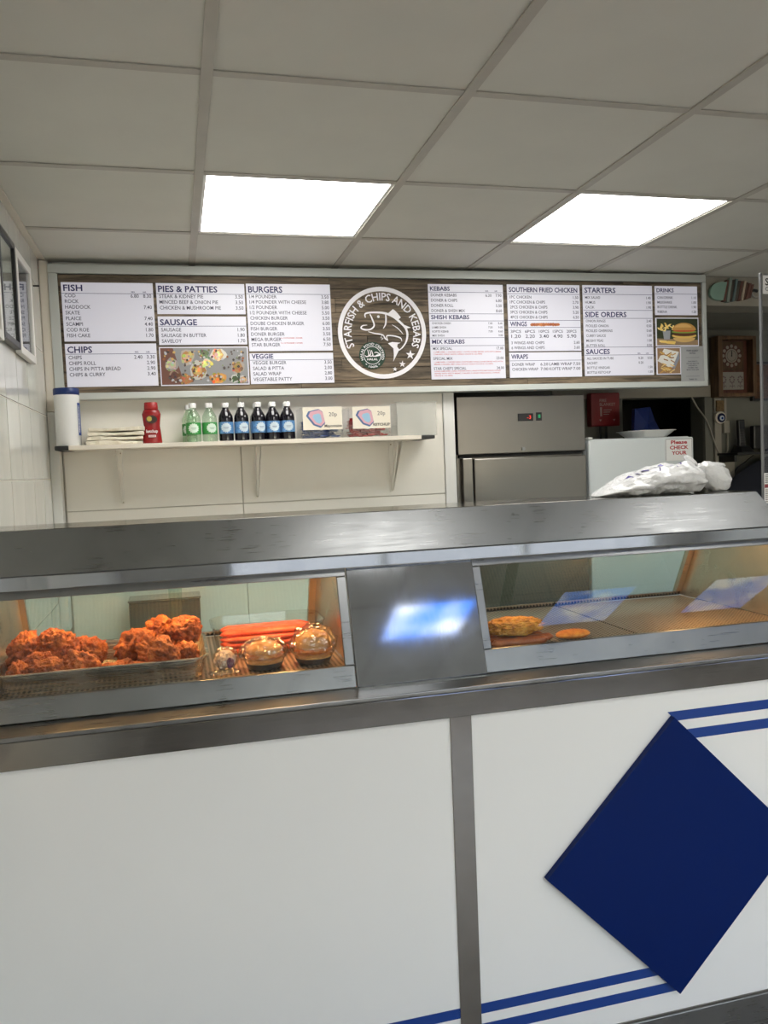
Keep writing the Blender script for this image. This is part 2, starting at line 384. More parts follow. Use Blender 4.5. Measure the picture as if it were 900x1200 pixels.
structure('trim_2', MB().box(XL, XL + .036, 3.425, YB, 1.0, 1.868), M_WTRIM, bevel=.003)

wb = structure('wall_back', MB().box(XL, 1.236, YB + .004, YB + .1, FZ, H + .06), M_GROUT)
for (x0, x1, z0, z1) in ((XL + .04, -.434, FZ, H), (-.432, .272, 1.472, H), (.276, 1.182, 1.472, H), (-.432, .272, FZ, 1.468), (.276, 1.182, FZ, 1.468)):
    obj('wall_panel', MB().box(x0, x1, YB - .004, YB + .006, z0, z1), M_WHITEWALL, wb, bevel=.0012)
structure('trim_3', MB().box(1.184, 1.236, YB - .012, YB + .1, FZ, 1.93), M_WTRIM, bevel=.002)
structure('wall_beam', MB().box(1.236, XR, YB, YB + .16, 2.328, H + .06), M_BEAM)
structure('wall_right', MB().box(XR, XR + .1, YF, 4.3, FZ, H + .06), M_PLASTER)
# shop front behind the viewer, with its window
WX0, WX1, WZ0, WZ1 = .35, 4.3, .35, 2.15
wf = MB(); wf.box(XL, WX0, YF - .12, YF, FZ, H); wf.box(WX1, XR, YF - .12, YF, FZ, H); wf.box(WX0, WX1, YF - .12, YF, FZ, WZ0); wf.box(WX0, WX1, YF - .12, YF, WZ1, H)
structure('wall_front', wf, M_PLASTER)
wi = MB()
for x in (WX0, WX0 + 1.3, WX0 + 2.6, WX1 - .05): wi.box(x, x + .05, YF - .1, YF - .04, WZ0, WZ1)
wi.box(WX0, WX1, YF - .1, YF - .04, WZ0, WZ0 + .05); wi.box(WX0, WX1, YF - .1, YF - .04, WZ1 - .05, WZ1)
win = structure('window_1', wi, M_ALU)
for k in range(3): obj('pane', MB().box(WX0 + .05 + 1.3 * k, min(WX0 + 1.3 * (k + 1), WX1 - .05), YF - .074, YF - .068, WZ0 + .05, WZ1 - .05), M_GLASS, win)
structure('ground', MB().box(-12, 18, -18, YF - .12, FZ - .06, FZ - .02), mat('pavement', (.32, .31, .30), .9, vary=.1, scale=3))
# back room beyond the opening
DX0, DX1, DZ = 2.486, 3.015, 1.935
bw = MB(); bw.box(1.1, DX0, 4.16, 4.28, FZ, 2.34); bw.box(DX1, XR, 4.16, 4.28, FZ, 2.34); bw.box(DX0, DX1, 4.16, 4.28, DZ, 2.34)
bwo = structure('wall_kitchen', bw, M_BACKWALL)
structure('wall_doorway', MB().box(DX0 - .3, DX1 + .3, 4.9, 4.95, FZ, 2.3), M_VOID)  # black sheet paints the unlit depth beyond the doorway
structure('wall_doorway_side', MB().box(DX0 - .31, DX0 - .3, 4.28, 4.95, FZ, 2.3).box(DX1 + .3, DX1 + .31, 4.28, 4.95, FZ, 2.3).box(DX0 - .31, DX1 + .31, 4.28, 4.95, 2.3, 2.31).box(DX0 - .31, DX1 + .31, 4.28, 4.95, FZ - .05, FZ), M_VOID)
kc = structure('ceiling_kitchen', MB().box(1.1, XR, YB + .16, 4.28, 2.332, 2.36), M_GROUT)
for k in range(7):
    y0 = YB + .162 + k * .0715; obj('ceiling_board', MB().box(1.236, XR, y0, y0 + .069, 2.326, 2.334), M_DARKWALL, kc)
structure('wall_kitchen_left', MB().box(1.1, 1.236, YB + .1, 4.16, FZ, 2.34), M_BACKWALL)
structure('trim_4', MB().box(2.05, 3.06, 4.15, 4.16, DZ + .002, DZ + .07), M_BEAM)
structure('trim_5', MB().box(DX1 + .002, DX1 + .05, 4.148, 4.16, FZ, DZ), M_BACKWALL)

# ------------------------------------------------------------------ serving counter
YC = 1.95; CR = 2.75
ct = thing('serving_counter', (1.1, 2.3, FZ), 'steel topped serving counter with white laminate front and blue diamond', 'counter')
obj('ledge', MB().prism([(YC - .012, 1.03), (YC - .012, 1.018), (2.72, 1.018), (2.72, 1.03)], XL + .003, CR), M_STEEL, ct, bevel=.003)
ap = [(YC - .012, 1.0185), (YC - .012, .953), (YC + .02, .953), (YC + .02, 1.0185)]
obj('apron', MB().prism(ap, XL + .003, 1.716), M_STEELD, ct, bevel=.003)
obj('apron', MB().prism(ap, 1.718, CR), M_STEELD, ct, bevel=.003)
obj('carcass', MB().box(XL + .003, CR, YC + .03, 2.70, FZ, 1.017), M_WTRIM, ct)
obj('front_panel', MB().box(XL + .003, .651, YC, YC + .028, .036, .953), M_FRONT, ct, bevel=.001)
obj('front_panel', MB().box(.705, CR, YC, YC + .028, .036, .953), M_FRONT, ct, bevel=.001)
obj('steel_strip', MB().box(.649, .707, YC - .004, YC + .0, .036, .9525), steel('strip_steel', (.36, .34, .31), .09, (60, 60, 1), .02), ct, bevel=.0012)
obj('kick_band', MB().box(XL + .003, CR, YC - .006, YC + .027, FZ, .030), M_STEEL, ct, bevel=.002)
obj('kick_bead', MB().box(XL + .003, CR, YC - .003, YC + .02, .0305, .0358), M_STEELD, ct)
dcx, dcz, dh = 1.292, .489, .394
dia = obj('diamond', MB().plate([(dcx - dh, dcz), (dcx, dcz - dh), (dcx + dh, dcz), (dcx, dcz + dh)], YC - .020, YC - .0003), M_BLUE, ct, bevel=.0012, label='dark blue square board set on its corner')
def stripe(z0, z1, right, xa, xb):
    # stripe ends run under the diamond's edge
    yy = YC - .0012
    if right:
        e = lambda z: dcx + (dh - abs(z - dcz)) * .98
        o = [(e(z0), z0), (xb, z0), (xb, z1), (e(z1), z1)]
    else:
        e = lambda z: dcx - (dh - abs(z - dcz)) * .98
        o = [(xa, z0), (e(z0), z0), (e(z1), z1), (xa, z1)]
    obj('stripe', MB().plate(o, yy, YC - .0002), M_BLUESTRIPE, ct)
for z0, z1 in ((.150, .177), (.094, .122)):
    stripe(z0, z1, False, .7072, 0)
    obj('stripe', MB().box(XL + .004, .6488, YC - .0012, YC - .0002, z0, z1), M_BLUESTRIPE, ct)
for z0, z1 in ((.866, .893), (.810, .838)): stripe(z0, z1, True, 0, CR)

# ------------------------------------------------------------------ hot food cabinet
hc = thing('hot_food_cabinet', (.66, 2.3, 1.031), 'stainless steel heated food display cabinet with sloping glass on the counter', 'display cabinet')
XA, X1, X2, X3 = XL + .004, .430, .789, 1.812
def yf(z): return 2.039 + (z - 1.03) * .315      # sloping front plane
FZ2 = 1.08
def slope_strip(name, z0, z1, x0, x1, out=.0, th=.012, m=M_STEEL, bevel=.002):
    return obj(name, MB().prism([(yf(z0) - out, z0), (yf(z0) - out + th, z0 - 0), (yf(z1) - out + th, z1), (yf(z1) - out, z1)], x0, x1), m, hc, bevel=bevel)
slope_strip('lower_rail', 1.0315, 1.086, XA, X1 - .001)
slope_strip('lower_rail', 1.0315, 1.092, X2 + .001, X3)
slope_strip('centre_panel', 1.0315, 1.3345, X1, X2, .006, .014, M_PANEL)
slope_strip('upper_rail', 1.312, 1.3345, XA, X1 - .001)
slope_strip('upper_rail', 1.313, 1.3345, X2 + .001, X3)
slope_strip('stile', 1.0865, 1.3115, X1 - .027, X1 - .001, 0)
slope_strip('stile', 1.0925, 1.3125, X2 + .001, X2 + .025, 0)
slope_strip('stile', 1.0925, 1.3125, X3 - .014, X3, 0, m=M_BLACK)
def pane(x0, x1, z0, z1): 
    obj('glass_pane', MB().prism([(yf(z0) + .004, z0), (yf(z0) + .008, z0), (yf(z1) + .008, z1), (yf(z1) + .004, z1)], x0, x1), M_GLASS, hc)
pane(XA, X1 - .0275, 1.0865, 1.3115); pane(X2 + .0255, X3 - .0145, 1.0925, 1.3125)
obj('hood_lip', MB().prism([(2.108, 1.3355), (2.108, 1.370), (2.13, 1.370), (2.13, 1.3355)], XA, X3 + .01), M_PANEL, hc, bevel=.002)
# sloping hood with a hipped right end
hv = [(XA, 2.112, 1.371), (X3 + .006, 2.112, 1.371), (1.742, 2.150, 1.480), (XA, 2.150, 1.480)]
obj('hood_front', MB().add(hv + [(a, b + .006, c - .002) for a, b, c in hv], [(0, 1, 2, 3), (7, 6, 5, 4), (0, 4, 5, 1), (1, 5, 6, 2), (2, 6, 7, 3), (3, 7, 4, 0)]), M_STEEL, hc, bevel=.0015)
hv = [(X3 + .006, 2.1125, 1.371), (X3 + .006, 2.44, 1.371), (1.742, 2.40, 1.480), (1.742, 2.1505, 1.480)]
obj('hood_end', MB().add(hv + [(a - .005, b, c - .004) for a, b, c in hv], [(0, 1, 2, 3), (7, 6, 5, 4), (0, 4, 5, 1), (1, 5, 6, 2), (2, 6, 7, 3), (3, 7, 4, 0)]), M_STEELD, hc)
obj('hood_top', MB().box(XA, 1.742, 2.151, 2.40, 1.4745, 1.4805), M_STEELD, hc, bevel=.0015)
obj('hood_back', MB().prism([(2.394, 1.474), (2.40, 1.474), (2.47, 1.36), (2.464, 1.36)], XA, X3), M_STEELD, hc)
obj('hood_lining', MB().box(XA, X3, 2.135, 2.455, 1.405, 1.41), M_WARMSTEEL, hc)
# decks with rolled holes
for x0, x1 in ((XA, X1 - .012), (X2 + .012, 1.292), (1.297, X3 - .012)):
    d = obj('deck_plate', MB().box(x0, x1, 2.062, 2.64, 1.072, FZ2), M_PERF, hc, bevel=.001)
for x0, x1, m in ((X1 - .010, X1 - .002, M_WARMSTEEL), (X2 + .002, X2 + .010, M_WARMSTEEL), (X3 - .011, X3 - .004, M_WARMSTEEL), (XA, XA + .006, M_WARMSTEEL)):
    obj('end_wall', MB().prism([(yf(1.085) + .014, 1.0815), (2.655, 1.0815), (2.47, 1.40), (yf(1.33) + .014, 1.335), (yf(1.33) + .014, 1.325)], x0, x1), m, hc)
def ybk(z): return 2.645 - (z - 1.08) * .52
def rear(name, x0, x1, z0, z1, off, th, m): return obj(name, MB().prism([(ybk(z0) + off, z0), (ybk(z0) + off + th, z0), (ybk(z1) + off + th, z1), (ybk(z1) + off, z1)], x0, x1), m, hc)
for x0, x1, xm in ((XA + .006, X1 - .011, -.02), (X2 + .011, X3 - .012, 1.10)):
    rear('rear_sill', x0, x1, 1.0815, 1.096, 0, .02, M_STEELD)
    rear('rear_post', x0, x0 + .016, 1.097, 1.40, -.006, .024, M_WARMSTEEL)
    rear('rear_post', x1 - .022, x1, 1.097, 1.40, -.006, .024, M_WARMSTEEL)
    rear('sliding_pane', x0 + .017, xm + .02, 1.097, 1.395, 0, .004, M_REARGLASS)
    rear('sliding_pane', xm - .02, x1 - .023, 1.097, 1.395, .008, .004, M_REARGLASS)
# warm lamps under the hood
M_HEAT = mat('heat_bulb', (1, .6, .25), .4, emis=HEAT * 6, ecol=(1, .50, .17))
for xc, L, pw in ((-.30, .14, 1.0), (.0, .14, 1.4), (.28, .13, 1.4), (.98, .08, .7), (1.62, .10, 1.0)):
    hl = obj('heat_lamp', MB().tube([(xc - L / 2, 2.27, 1.385), (xc + L / 2, 2.27, 1.385)], .007, 10), M_HEAT, hc)
    ld = bpy.data.lights.new('heat_light', 'AREA'); ld.shape = 'RECTANGLE'; ld.size = L; ld.size_y = .03; ld.energy = HEAT * .30 * pw; ld.color = (1, .55, .20)
    lo = bpy.data.objects.new('heat_light', ld); COL.objects.link(lo); lo.parent = hl; lo.location = (xc, 2.27, 1.372)
# ------------------------------------------------------------------ food in the cabinet
def open_tray(name, x0, x1, y0, y1, z0, z1, rim, th, taper, rad=.03):
    def rr(x0, x1, y0, y1, r, n=5):
        o = []
        for cx, cy, a in ((x1 - r, y1 - r, 0), (x0 + r, y1 - r, 90), (x0 + r, y0 + r, 180), (x1 - r, y0 + r, 270)):
            o += [(cx + r * cos(radians(a + 90 * k / n)), cy + r * sin(radians(a + 90 * k / n))) for k in range(n + 1)]
        return o
    t = taper; L = [(rr(x0 + t, x1 - t, y0 + t, y1 - t, rad), z0), (rr(x0, x1, y0, y1, rad), z1), (rr(x0 - rim, x1 + rim, y0 - rim, y1 + rim, rad + rim), z1),
        (rr(x0 - rim, x1 + rim, y0 - rim, y1 + rim, rad + rim), z1 - th), (rr(x0 - th, x1 + th, y0 - th, y1 + th, rad), z1 - th), (rr(x0 + t - th, x1 - t + th, y0 + t - th, y1 - t + th, rad), z0 - th)]
    n = len(L[0][0]); v = [(p[0], p[1], z) for ring, z in L for p in ring]; f = []
    for k in range(len(L) - 1):
        for i in range(n): f.append((k * n + i, k * n + (i + 1) % n, (k + 1) * n + (i + 1) % n, (k + 1) * n + i))
    f.append(tuple(range(n))[::-1]); f.append(tuple((len(L) - 1) * n + i for i in range(n)))
    return MB().add(v, f)
tag(obj('food_tray', open_tray('t', -.455, .052, 2.098, 2.43, 1.0835, 1.136, .008, .0025, .014, .035), steel('tray_steel', (.56, .52, .46), .25), smooth='auto'),
    'rectangular steel tray holding fried chicken in the left cabinet', 'tray')
def lump(name, m, loc, scl, seed, amp=.28, freq=2.2, fine=.07, sub=5, rot=(0, 0, 0), zmin=None):
    bm = bmesh.new(); bmesh.ops.create_icosphere(bm, subdivisions=sub, radius=1)
    off = Vector((seed * 7.3, seed * 3.1, seed * 1.7))
    R = Matrix.Rotation(rot[2], 3, 'Z') @ Matrix.Rotation(rot[1], 3, 'Y') @ Matrix.Rotation(rot[0], 3, 'X')
    for v in bm.verts:
        p = v.co.copy(); q = p * freq + off
        d = amp * noise.fractal(q, 1.0, 2.0, 3) + fine * (1 - 2.6 * abs(noise.noise(p * freq * 2.6 + off))) + fine * .8 * abs(noise.noise(p * freq * 6 + off)) + fine * .45 * noise.noise(p * freq * 13 + off)
        p = p * (1 + d); v.co = R @ Vector((p.x * scl[0], p.y * scl[1], p.z * scl[2]))
        if zmin is not None and v.co.z + loc[2] < zmin: v.co.z = zmin - loc[2]
    me = bpy.data.meshes.new(name); bm.to_mesh(me); bm.free()
    for p in me.polygons: p.use_smooth = True
    o = obj(name, me, m); o.location = loc
    return o
ZT = 1.086
chick = [ # x, y, z, half sizes, label
    (-.400, 2.275, 1.158, (.040, .044, .042), 'dark fried chicken piece at the top back of the leftmost heap'),
    (-.322, 2.255, 1.165, (.043, .046, .041), 'craggy fried chicken piece on the peak of the left heap'),
    (-.402, 2.158, 1.118, (.030, .028, .032), 'small fried chicken piece at the front left corner of the tray'),
    (-.340, 2.152, 1.121, (.048, .030, .034), 'fried drumstick shaped chicken piece leaning on the tray front, left heap'),
    (-.365, 2.19, 1.143, (.036, .026, .020), 'thin fried chicken strip in the middle of the left heap'),
    (-.262, 2.17, 1.124, (.042, .038, .038), 'rounded fried chicken piece at the right foot of the left heap'),
    (-.250, 2.295, 1.138, (.038, .040, .038), 'fried chicken piece tucked behind the right side of the left heap'),
    (-.128, 2.268, 1.138, (.046, .042, .044), 'fried chicken piece at the left side of the right heap'),
    (-.068, 2.180, 1.136, (.060, .034, .038), 'large fried chicken thigh at the front of the right heap'),
    (-.062, 2.320, 1.172, (.036, .038, .034), 'fried chicken piece on the upper left of the right heap'),
    (.004, 2.268, 1.178, (.040, .040, .034), 'bright orange fried chicken piece topping the right heap'),
    (.008, 2.345, 1.160, (.028, .034, .034), 'fried chicken piece at the far right back of the right heap'),
    (.004, 2.185, 1.124, (.028, .032, .034), 'small fried chicken nugget at the right end of the tray'),
    (-.02, 2.24, 1.118, (.03, .038, .032), 'fried chicken piece under the topmost one, right heap'),
    (-.40, 2.36, 1.118, (.038, .038, .032), 'fried chicken piece low at the back of the left heap'),
    (-.17, 2.165, 1.104, (.042, .03, .017), 'flat fried chicken scrap lying between the two heaps'),
    (-.205, 2.205, 1.102, (.024, .02, .015), 'crumbly batter scrap beside the flat chicken scrap between the heaps'),
    (-.118, 2.148, 1.108, (.032, .014, .019), 'narrow fried chicken strip leaning on the tray front below the large thigh')]
for i, (x, y, z, s, lab) in enumerate(chick):
    rr = random.Random(i)
    o = lump('fried_chicken', M_CHICKEN, (x, y, z), tuple(a * 1.02 for a in s), i + 3, .30, 1.8, .13, 5, (rr.uniform(-.3, .3), rr.uniform(-.35, .35), rr.uniform(-1, 1)), ZT)
    tag(o, lab, 'fried chicken', 'fried chicken pieces in the tray')
# clear tub with red sausages
tag(obj('food_tub', open_tray('b', .080, .395, 2.275, 2.49, 1.0835, 1.168, .006, .0016, .012, .045), M_TUB, smooth='auto'), 'clear plastic tub of red sausages behind the wrapped burgers', 'tub')
k = 0
ordn = ['first', 'second', 'third', 'fourth', 'fifth', 'sixth', 'seventh', 'eighth']
for row, (n, zc, lay) in enumerate(((8, 1.0935, 'bottom'), (8, 1.1092, 'second lowest'), (8, 1.1249, 'second highest'), (7, 1.1406, 'top'))):
    for i in range(n):
        yc = 2.384 + (i - (n - 1) / 2) * .0166
        path = []; rad = []
        x0, x1 = .106 + .004 * sin(k * 1.7), .365 + .006 * sin(k * 2.9)
        for j in range(15):
            u = j / 14; path.append((x0 + (x1 - x0) * u, yc + .0004 * sin(u * 3 + k), zc + .0002 * sin(u * 5 + k * 2)))
            rad.append(.0076 * min(1, max(.18, math.sqrt(max(0, 1 - (max(0, abs(u - .5) - .44) / .06) ** 2)))))
        tag(obj('sausage', MB().tube(path, rad, 12), M_SAV, smooth=True), 'thin red sausage in the clear tub, %s from the front in the %s layer' % (ordn[i], lay), 'sausage', 'red sausages in the tub'); k += 1
# wrapped burgers
def film_shell(rx, ry, h, seed, n=3):
    bm = bmesh.new(); bmesh.ops.create_icosphere(bm, subdivisions=n, radius=1)
    for v in bm.verts:
        p = v.co; d = .0 + .30 * abs(noise.noise(p * 2.2 + Vector((seed, 0, 0)))) + .22 * abs(noise.noise(p * 4.5 + Vector((0, seed, 0))))
        z = p.z; s = 1 + d
        v.co = Vector((p.x * rx * s, p.y * ry * s, max(0, (z * .5 + .5) * h * (1 + d * .5))))
    me = bpy.data.meshes.new('film'); bm.to_mesh(me); bm.free(); return me
def burger(x, y, r, h, seed, label):
    t = thing('wrapped_burger', (x, y, 1.081), label, 'burger', 'film wrapped burgers')
    z = 1.082
    obj('tray_base', MB().lathe([(r * .80, 0), (r * .95, .016), (r * .92, .016), (r * .78, .002)], x, y, z, 24), mat('dark_tray', (.035, .03, .03), .35), t, smooth='auto')
    obj('bun_base', MB().lathe([(r * .7, .004), (r * .88, .010), (r * .9, .020), (r * .82, .026)], x, y, z, 24), M_BUN, t, smooth=True)
    fl = bmesh.new(); bmesh.ops.create_icosphere(fl, subdivisions=4, radius=1)
    for v in fl.verts:
        p = v.co; d = .12 * noise.noise(p * 5 + Vector((seed, seed, 0))); v.co = Vector((x + p.x * r * (.93 + d), y + p.y * r * (.93 + d), z + .035 + p.z * .013 * (1 + 3 * d)))
    me = bpy.data.meshes.new('filling'); fl.to_mesh(me); fl.free(); obj('filling', me, M_FILLING, t, smooth=True)
    obj('bun_top', MB().lathe([(r * .86, .040), (r * .92, .048), (r * .86, h * .72), (r * .6, h * .88), (r * .25, h * .95), (r * .04, h * .96)], x, y, z, 24), M_BUN, t, smooth=True)
    o = obj('film', film_shell(r * 1.06, r * 1.06, h * 1.04, seed), M_FILM, t); o.location = (0, 0, 0)
    o.matrix_parent_inverse = Matrix(); o.location = (0, 0, .001)
burger(.204, 2.152, .054, .074, 3, 'film wrapped burger with pale bun, left of the two in front of the tub')
burger(.337, 2.158, .054, .092, 8, 'taller film wrapped burger with orange filling beside the steel stile')
pk = thing('sauce_packet', (.104, 2.16, 1.081), 'crumpled clear packet with white and purple print beside the chicken tray', 'packet')
def crumple(name, x, y, z, sx, sy, sz, seed, m, sub=4, parent=None):
    bm = bmesh.new(); bmesh.ops.create_icosphere(bm, subdivisions=sub, radius=1)
    for v in bm.verts:
        p = v.co; c = noise.cell_vector(p * 2.4 + Vector((seed, 0, 0))); d = .22 * (noise.noise(p * 3 + Vector((seed, 1, 0)))) + .10 * (abs(noise.noise(p * 7 + Vector((0, seed, 2)))))
        v.co = Vector((x + p.x * sx * (1 + d), y + p.y * sy * (1 + d), z + max(-sz, p.z * sz * (1 + d))))
    me = bpy.data.meshes.new(name); bm.to_mesh(me); bm.free(); return obj(name, me, m, parent)
crumple('film', .104, 2.165, 1.112, .030, .034, .030, 4, M_FILM, 4, pk)
crumple('wrapper', .102, 2.170, 1.107, .027, .026, .025, 9, mat('packet_white', (.75, .66, .62), .4, vary=.3, scale=60), 4, pk)
crumple('print_patch', .114, 2.143, 1.104, .010, .006, .014, 2, mat('packet_purple', (.18, .07, .22), .4), 2, pk)
cr2 = crumple('foil_packet', .095, 2.112, 1.088, .040, .018, .0065, 12, M_FILM, 4); tag(cr2, 'flat crumpled film scrap on the deck below the purple packet', 'film scrap')
# right cabinet: batter and sausages, one cake
for i, (yy, zz, x0, x1, lab) in enumerate(((2.105, 1.0925, .832, 1.005, 'brown cooked sausage on the deck nearest the right glass'), (2.133, 1.0925, .83, 1.035, 'brown cooked sausage under the front edge of the battered fish'), (2.161, 1.0925, .84, 1.02, 'brown cooked sausage under the middle of the battered fish'), (2.19, 1.0925, .85, 1.02, 'brown cooked sausage under the back of the battered fish'))):
    path = [(x0 + (x1 - x0) * j / 14, yy + .002 * sin(j * .5 + i), zz) for j in range(15)]
    rad = [.0118 * min(1, max(.2, math.sqrt(max(0, 1 - (max(0, abs(j / 14 - .5) - .42) / .08) ** 2)))) for j in range(15)]
    tag(obj('sausage', MB().tube(path, rad, 12), M_BROWNSAUS, smooth=True), lab, 'sausage', 'brown sausages in the right cabinet')
tag(lump('battered_fish', M_BATTER, (.925, 2.165, 1.126), (.084, .052, .022), 21, .16, 2.6, .15, 5, (0, 0, .12), 1.1045), 'golden crinkled battered fish on top of brown sausages', 'battered fish')
tag(lump('fish_cake', M_CAKE, (1.098, 2.135, 1.0935), (.054, .035, .0125), 33, .05, 2, .02, 4, (0, 0, .1), 1.0805), 'orange breaded oval fish cake lying alone on the deck', 'fish cake')

# ------------------------------------------------------------------ menu sign
SY = 3.432
sg = thing('menu_sign', (1.04, 3.47, 2.2), 'long lightbox menu board with wood plank background and round fish logo', 'menu board')
SX0, SX1, SZ0, SZ1 = -.441, 2.512, 1.922, 2.452
fw = .034
for a in ((SX0, SX1, SZ1 - .036, SZ1), (SX0, SX1, SZ0, SZ0 + .026)): obj('frame_bar', MB().box(a[0], a[1], SY - .006, YB - .006, a[2], a[3]), M_ALU, sg, bevel=.002)
for x in ((SX0, SX0 + fw), (SX1 - fw * .6, SX1)): obj('frame_bar', MB().box(x[0], x[1], SY - .0065, YB - .006, SZ0 + .0265, SZ1 - .0365), M_ALU, sg, bevel=.002)
obj('backing', MB().box(SX0 + fw, SX1 - fw * .6, SY + .010, YB - .006, SZ0 + .026, SZ1 - .036), M_VOID, sg)
rp = random.Random(4); zed = SZ0 + .027; ztop = SZ1 - .037
rows = [.030, .052, .040, .055, .034, .050, .044, .058, .036, .045]
sc_ = (ztop - zed) / sum(rows)
for h in rows:
    h *= sc_; x = SX0 + fw + .001; end = SX1 - fw * .6 - .001
    while x < end - .01:
        L = min(rp.uniform(.8, 1.4), end - x)
        if end - x - L < .3: L = end - x
        o = obj('plank', MB().box(-L / 2, L / 2 - .0015, 0, .008, 0, h - .002), M_PLANK, sg, bevel=.0008); o.location = (x + L / 2, SY + .001 + rp.uniform(0, .0012), zed)
        x += L
    zed += h
PY = SY - .004; TYY = PY - .0006
def panel(x0, x1, z0, z1, name='menu_panel'):
    return obj(name, MB().box(x0 + .002, x1 - .002, PY, SY + .0005, z0 + .001, z1 - .001), M_LIGHTBOX, sg)
def block(p, x0, x1, ztop, head, hb, hcap, rule, items, i0, sp, icap=.0132, q=1.0, prices=True, hcond=.86, hw=None, cond=.93, toprule=False, inset=.010, sizes=None):
    hb, hcap, rule, i0, sp, icap = hb * q, hcap * q, rule * q, i0 * q, sp * q, icap * q
    if toprule: toprule *= q
    mb = MB(); text(mb, head, x0 + inset, ztop - hb, hcap, TYY, width=hw, cond=hcond, bold=.022); obj('heading', mb, M_NAVY, p, recalc=False)
    rl = MB(); rl.box(x0 + .003, x1 - .003, TYY, PY, ztop - rule - .0008, ztop - rule + .0008)
    if toprule: rl.box(x0 + .003, x1 - .003, TYY, PY, ztop - toprule - .0008, ztop - toprule + .0008)
    if sizes:
        text(rl, 'REG.', x1 - .086, ztop - rule + .004, .0055, TYY, cond=.9, bold=.02); text(rl, 'LAR.', x1 - .042, ztop - rule + .004, .0055, TYY, cond=.9, bold=.02)
    obj('rule', rl, M_NAVY, p, recalc=False)
    it = MB(); pr = MB()
    for i, row in enumerate(items):
        z = ztop - i0 - sp * i
        text(it, row[0], x0 + inset + .003, z, icap, TYY, cond=cond, bold=.007)
        if len(row) > 1 and row[1]: text(pr, row[1], x1 - .010, z, icap, TYY, align='R', cond=cond, bold=.007)
        if len(row) > 2: text(pr, row[2], x1 - .058, z, icap, TYY, align='R', cond=cond, bold=.007)
    obj('item_text', it, M_GREYINK, p, recalc=False)
    if pr.v: obj('price_text', pr, M_GREYINK, p, recalc=False)
x0, x1 = -.397, -.046
p = panel(x0, x1, 2.150, 2.382)
block(p, x0, x1, 2.382, 'FISH', .033, .0225, .042, [('COD', '8.30', '6.80'), ('ROCK',), ('HADDOCK', '7.40'), ('SKATE',), ('PLAICE', '7.40'), ('SCAMPI', '4.40'), ('COD ROE', '1.80'), ('FISH CAKE', '1.70')], .057, .0214, hw=.071, sizes=True, q=1.04)
p = panel(x0, x1, 1.971, 2.142)
block(p, x0, x1, 2.142, 'CHIPS', .034, .0225, .039, [('CHIPS', '3.30', '2.40'), ('CHIPS ROLL', '2.90'), ('CHIPS IN PITTA BREAD', '2.90'), ('CHIPS & CURRY', '3.40')], .058, .0212, hw=.093, sizes=True, q=1.06)
x0, x1 = -.038, .319
p = panel(x0, x1, 2.258, 2.383)
block(p, x0, x1, 2.383, 'PIES & PATTIES', .034, .0225, .041, [('STEAK & KIDNEY PIE', '3.50'), ('MINCED BEEF & ONION PIE', '3.50'), ('CHICKEN & MUSHROOM PIE', '3.50')], .057, .0216, hw=.235, q=1.06)
p = panel(x0, x1, 2.134, 2.250)
block(p, x0, x1, 2.250, 'SAUSAGE', .034, .0215, .038, [('SAUSAGE', '1.90'), ('SAUSAGE IN BUTTER', '1.80'), ('SAVELOY', '1.70')], .058, .0216, hw=.146, q=1.055)
x0, x1 = .322, .679
p = panel(x0, x1, 2.106, 2.385)
block(p, x0, x1, 2.385, 'BURGERS', .035, .0235, .041, [('1/4 POUNDER', '3.50'), ('1/4 POUNDER WITH CHEESE', '3.80'), ('1/2 POUNDER', '5.00'), ('1/2 POUNDER WITH CHEESE', '5.50'), ('CHICKEN BURGER', '3.50'), ('DOUBE CHICKEN BURGER', '6.00'), ('FISH BURGER', '3.50'), ('DONER BURGER', '3.50'), ('MEGA BURGER', '6.50'), ('STAR BURGER', '7.50')], .058, .0211, hw=.142, q=1.045)
mb = MB()
for k in (8, 9): text(mb, '2 x 1/4 POUNDER + DONER', x0 + .135, 2.385 - .058 - .0211 * k, .0045, TYY, width=.092, bold=.02)
obj('small_print', mb, M_REDINK, p, recalc=False)
p = panel(x0, x1, 1.970, 2.099)
block(p, x0, x1, 2.099, 'VEGGIE', .022, .0175, .028, [('VEGGIE BURGER', '3.50'), ('SALAD & PITTA', '2.00'), ('SALAD WRAP', '2.80'), ('VEGETABLE PATTY', '3.00')], .045, .0215, hw=.090, q=1.06)
x0, x1 = 1.112, 1.467
p = panel(x0, x1, 1.976, 2.393); zt = 2.393
block(p, x0, x1, zt, 'KEBABS', .031, .0185, .038, [('DONER KEBABS', '7.90', '6.30'), ('DONER & CHIPS', '6.80'), ('DONER ROLL', '5.50'), ('DONER & SHISH MIX', '8.60')], .058, .0241, hw=.092, sizes=True, q=0.94)
block(p, x0, x1, zt, 'SHISH KEBABS', .163, .0185, .171, [('CHICKEN SHISH', '8.60', '7.00'), ('LAMB SHISH', '9.00', '7.50'), ('KOFTE KEBAB', '8.60', '7.00'), ('MIX SHISH', '9.00')], .187, .0190, icap=.0095, hw=.178, toprule=.138, q=0.94)
block(p, x0, x1, zt, 'MIX KEBABS', .277, .0185, .287, [('MIX SPECIAL', '17.00'), ('SPECIAL MIX', '23.00'), ("STAR CHEF'S SPECIAL", '34.00')], .306, .0466, icap=.0125, hw=.152, toprule=.250, q=0.94)
mb = MB()
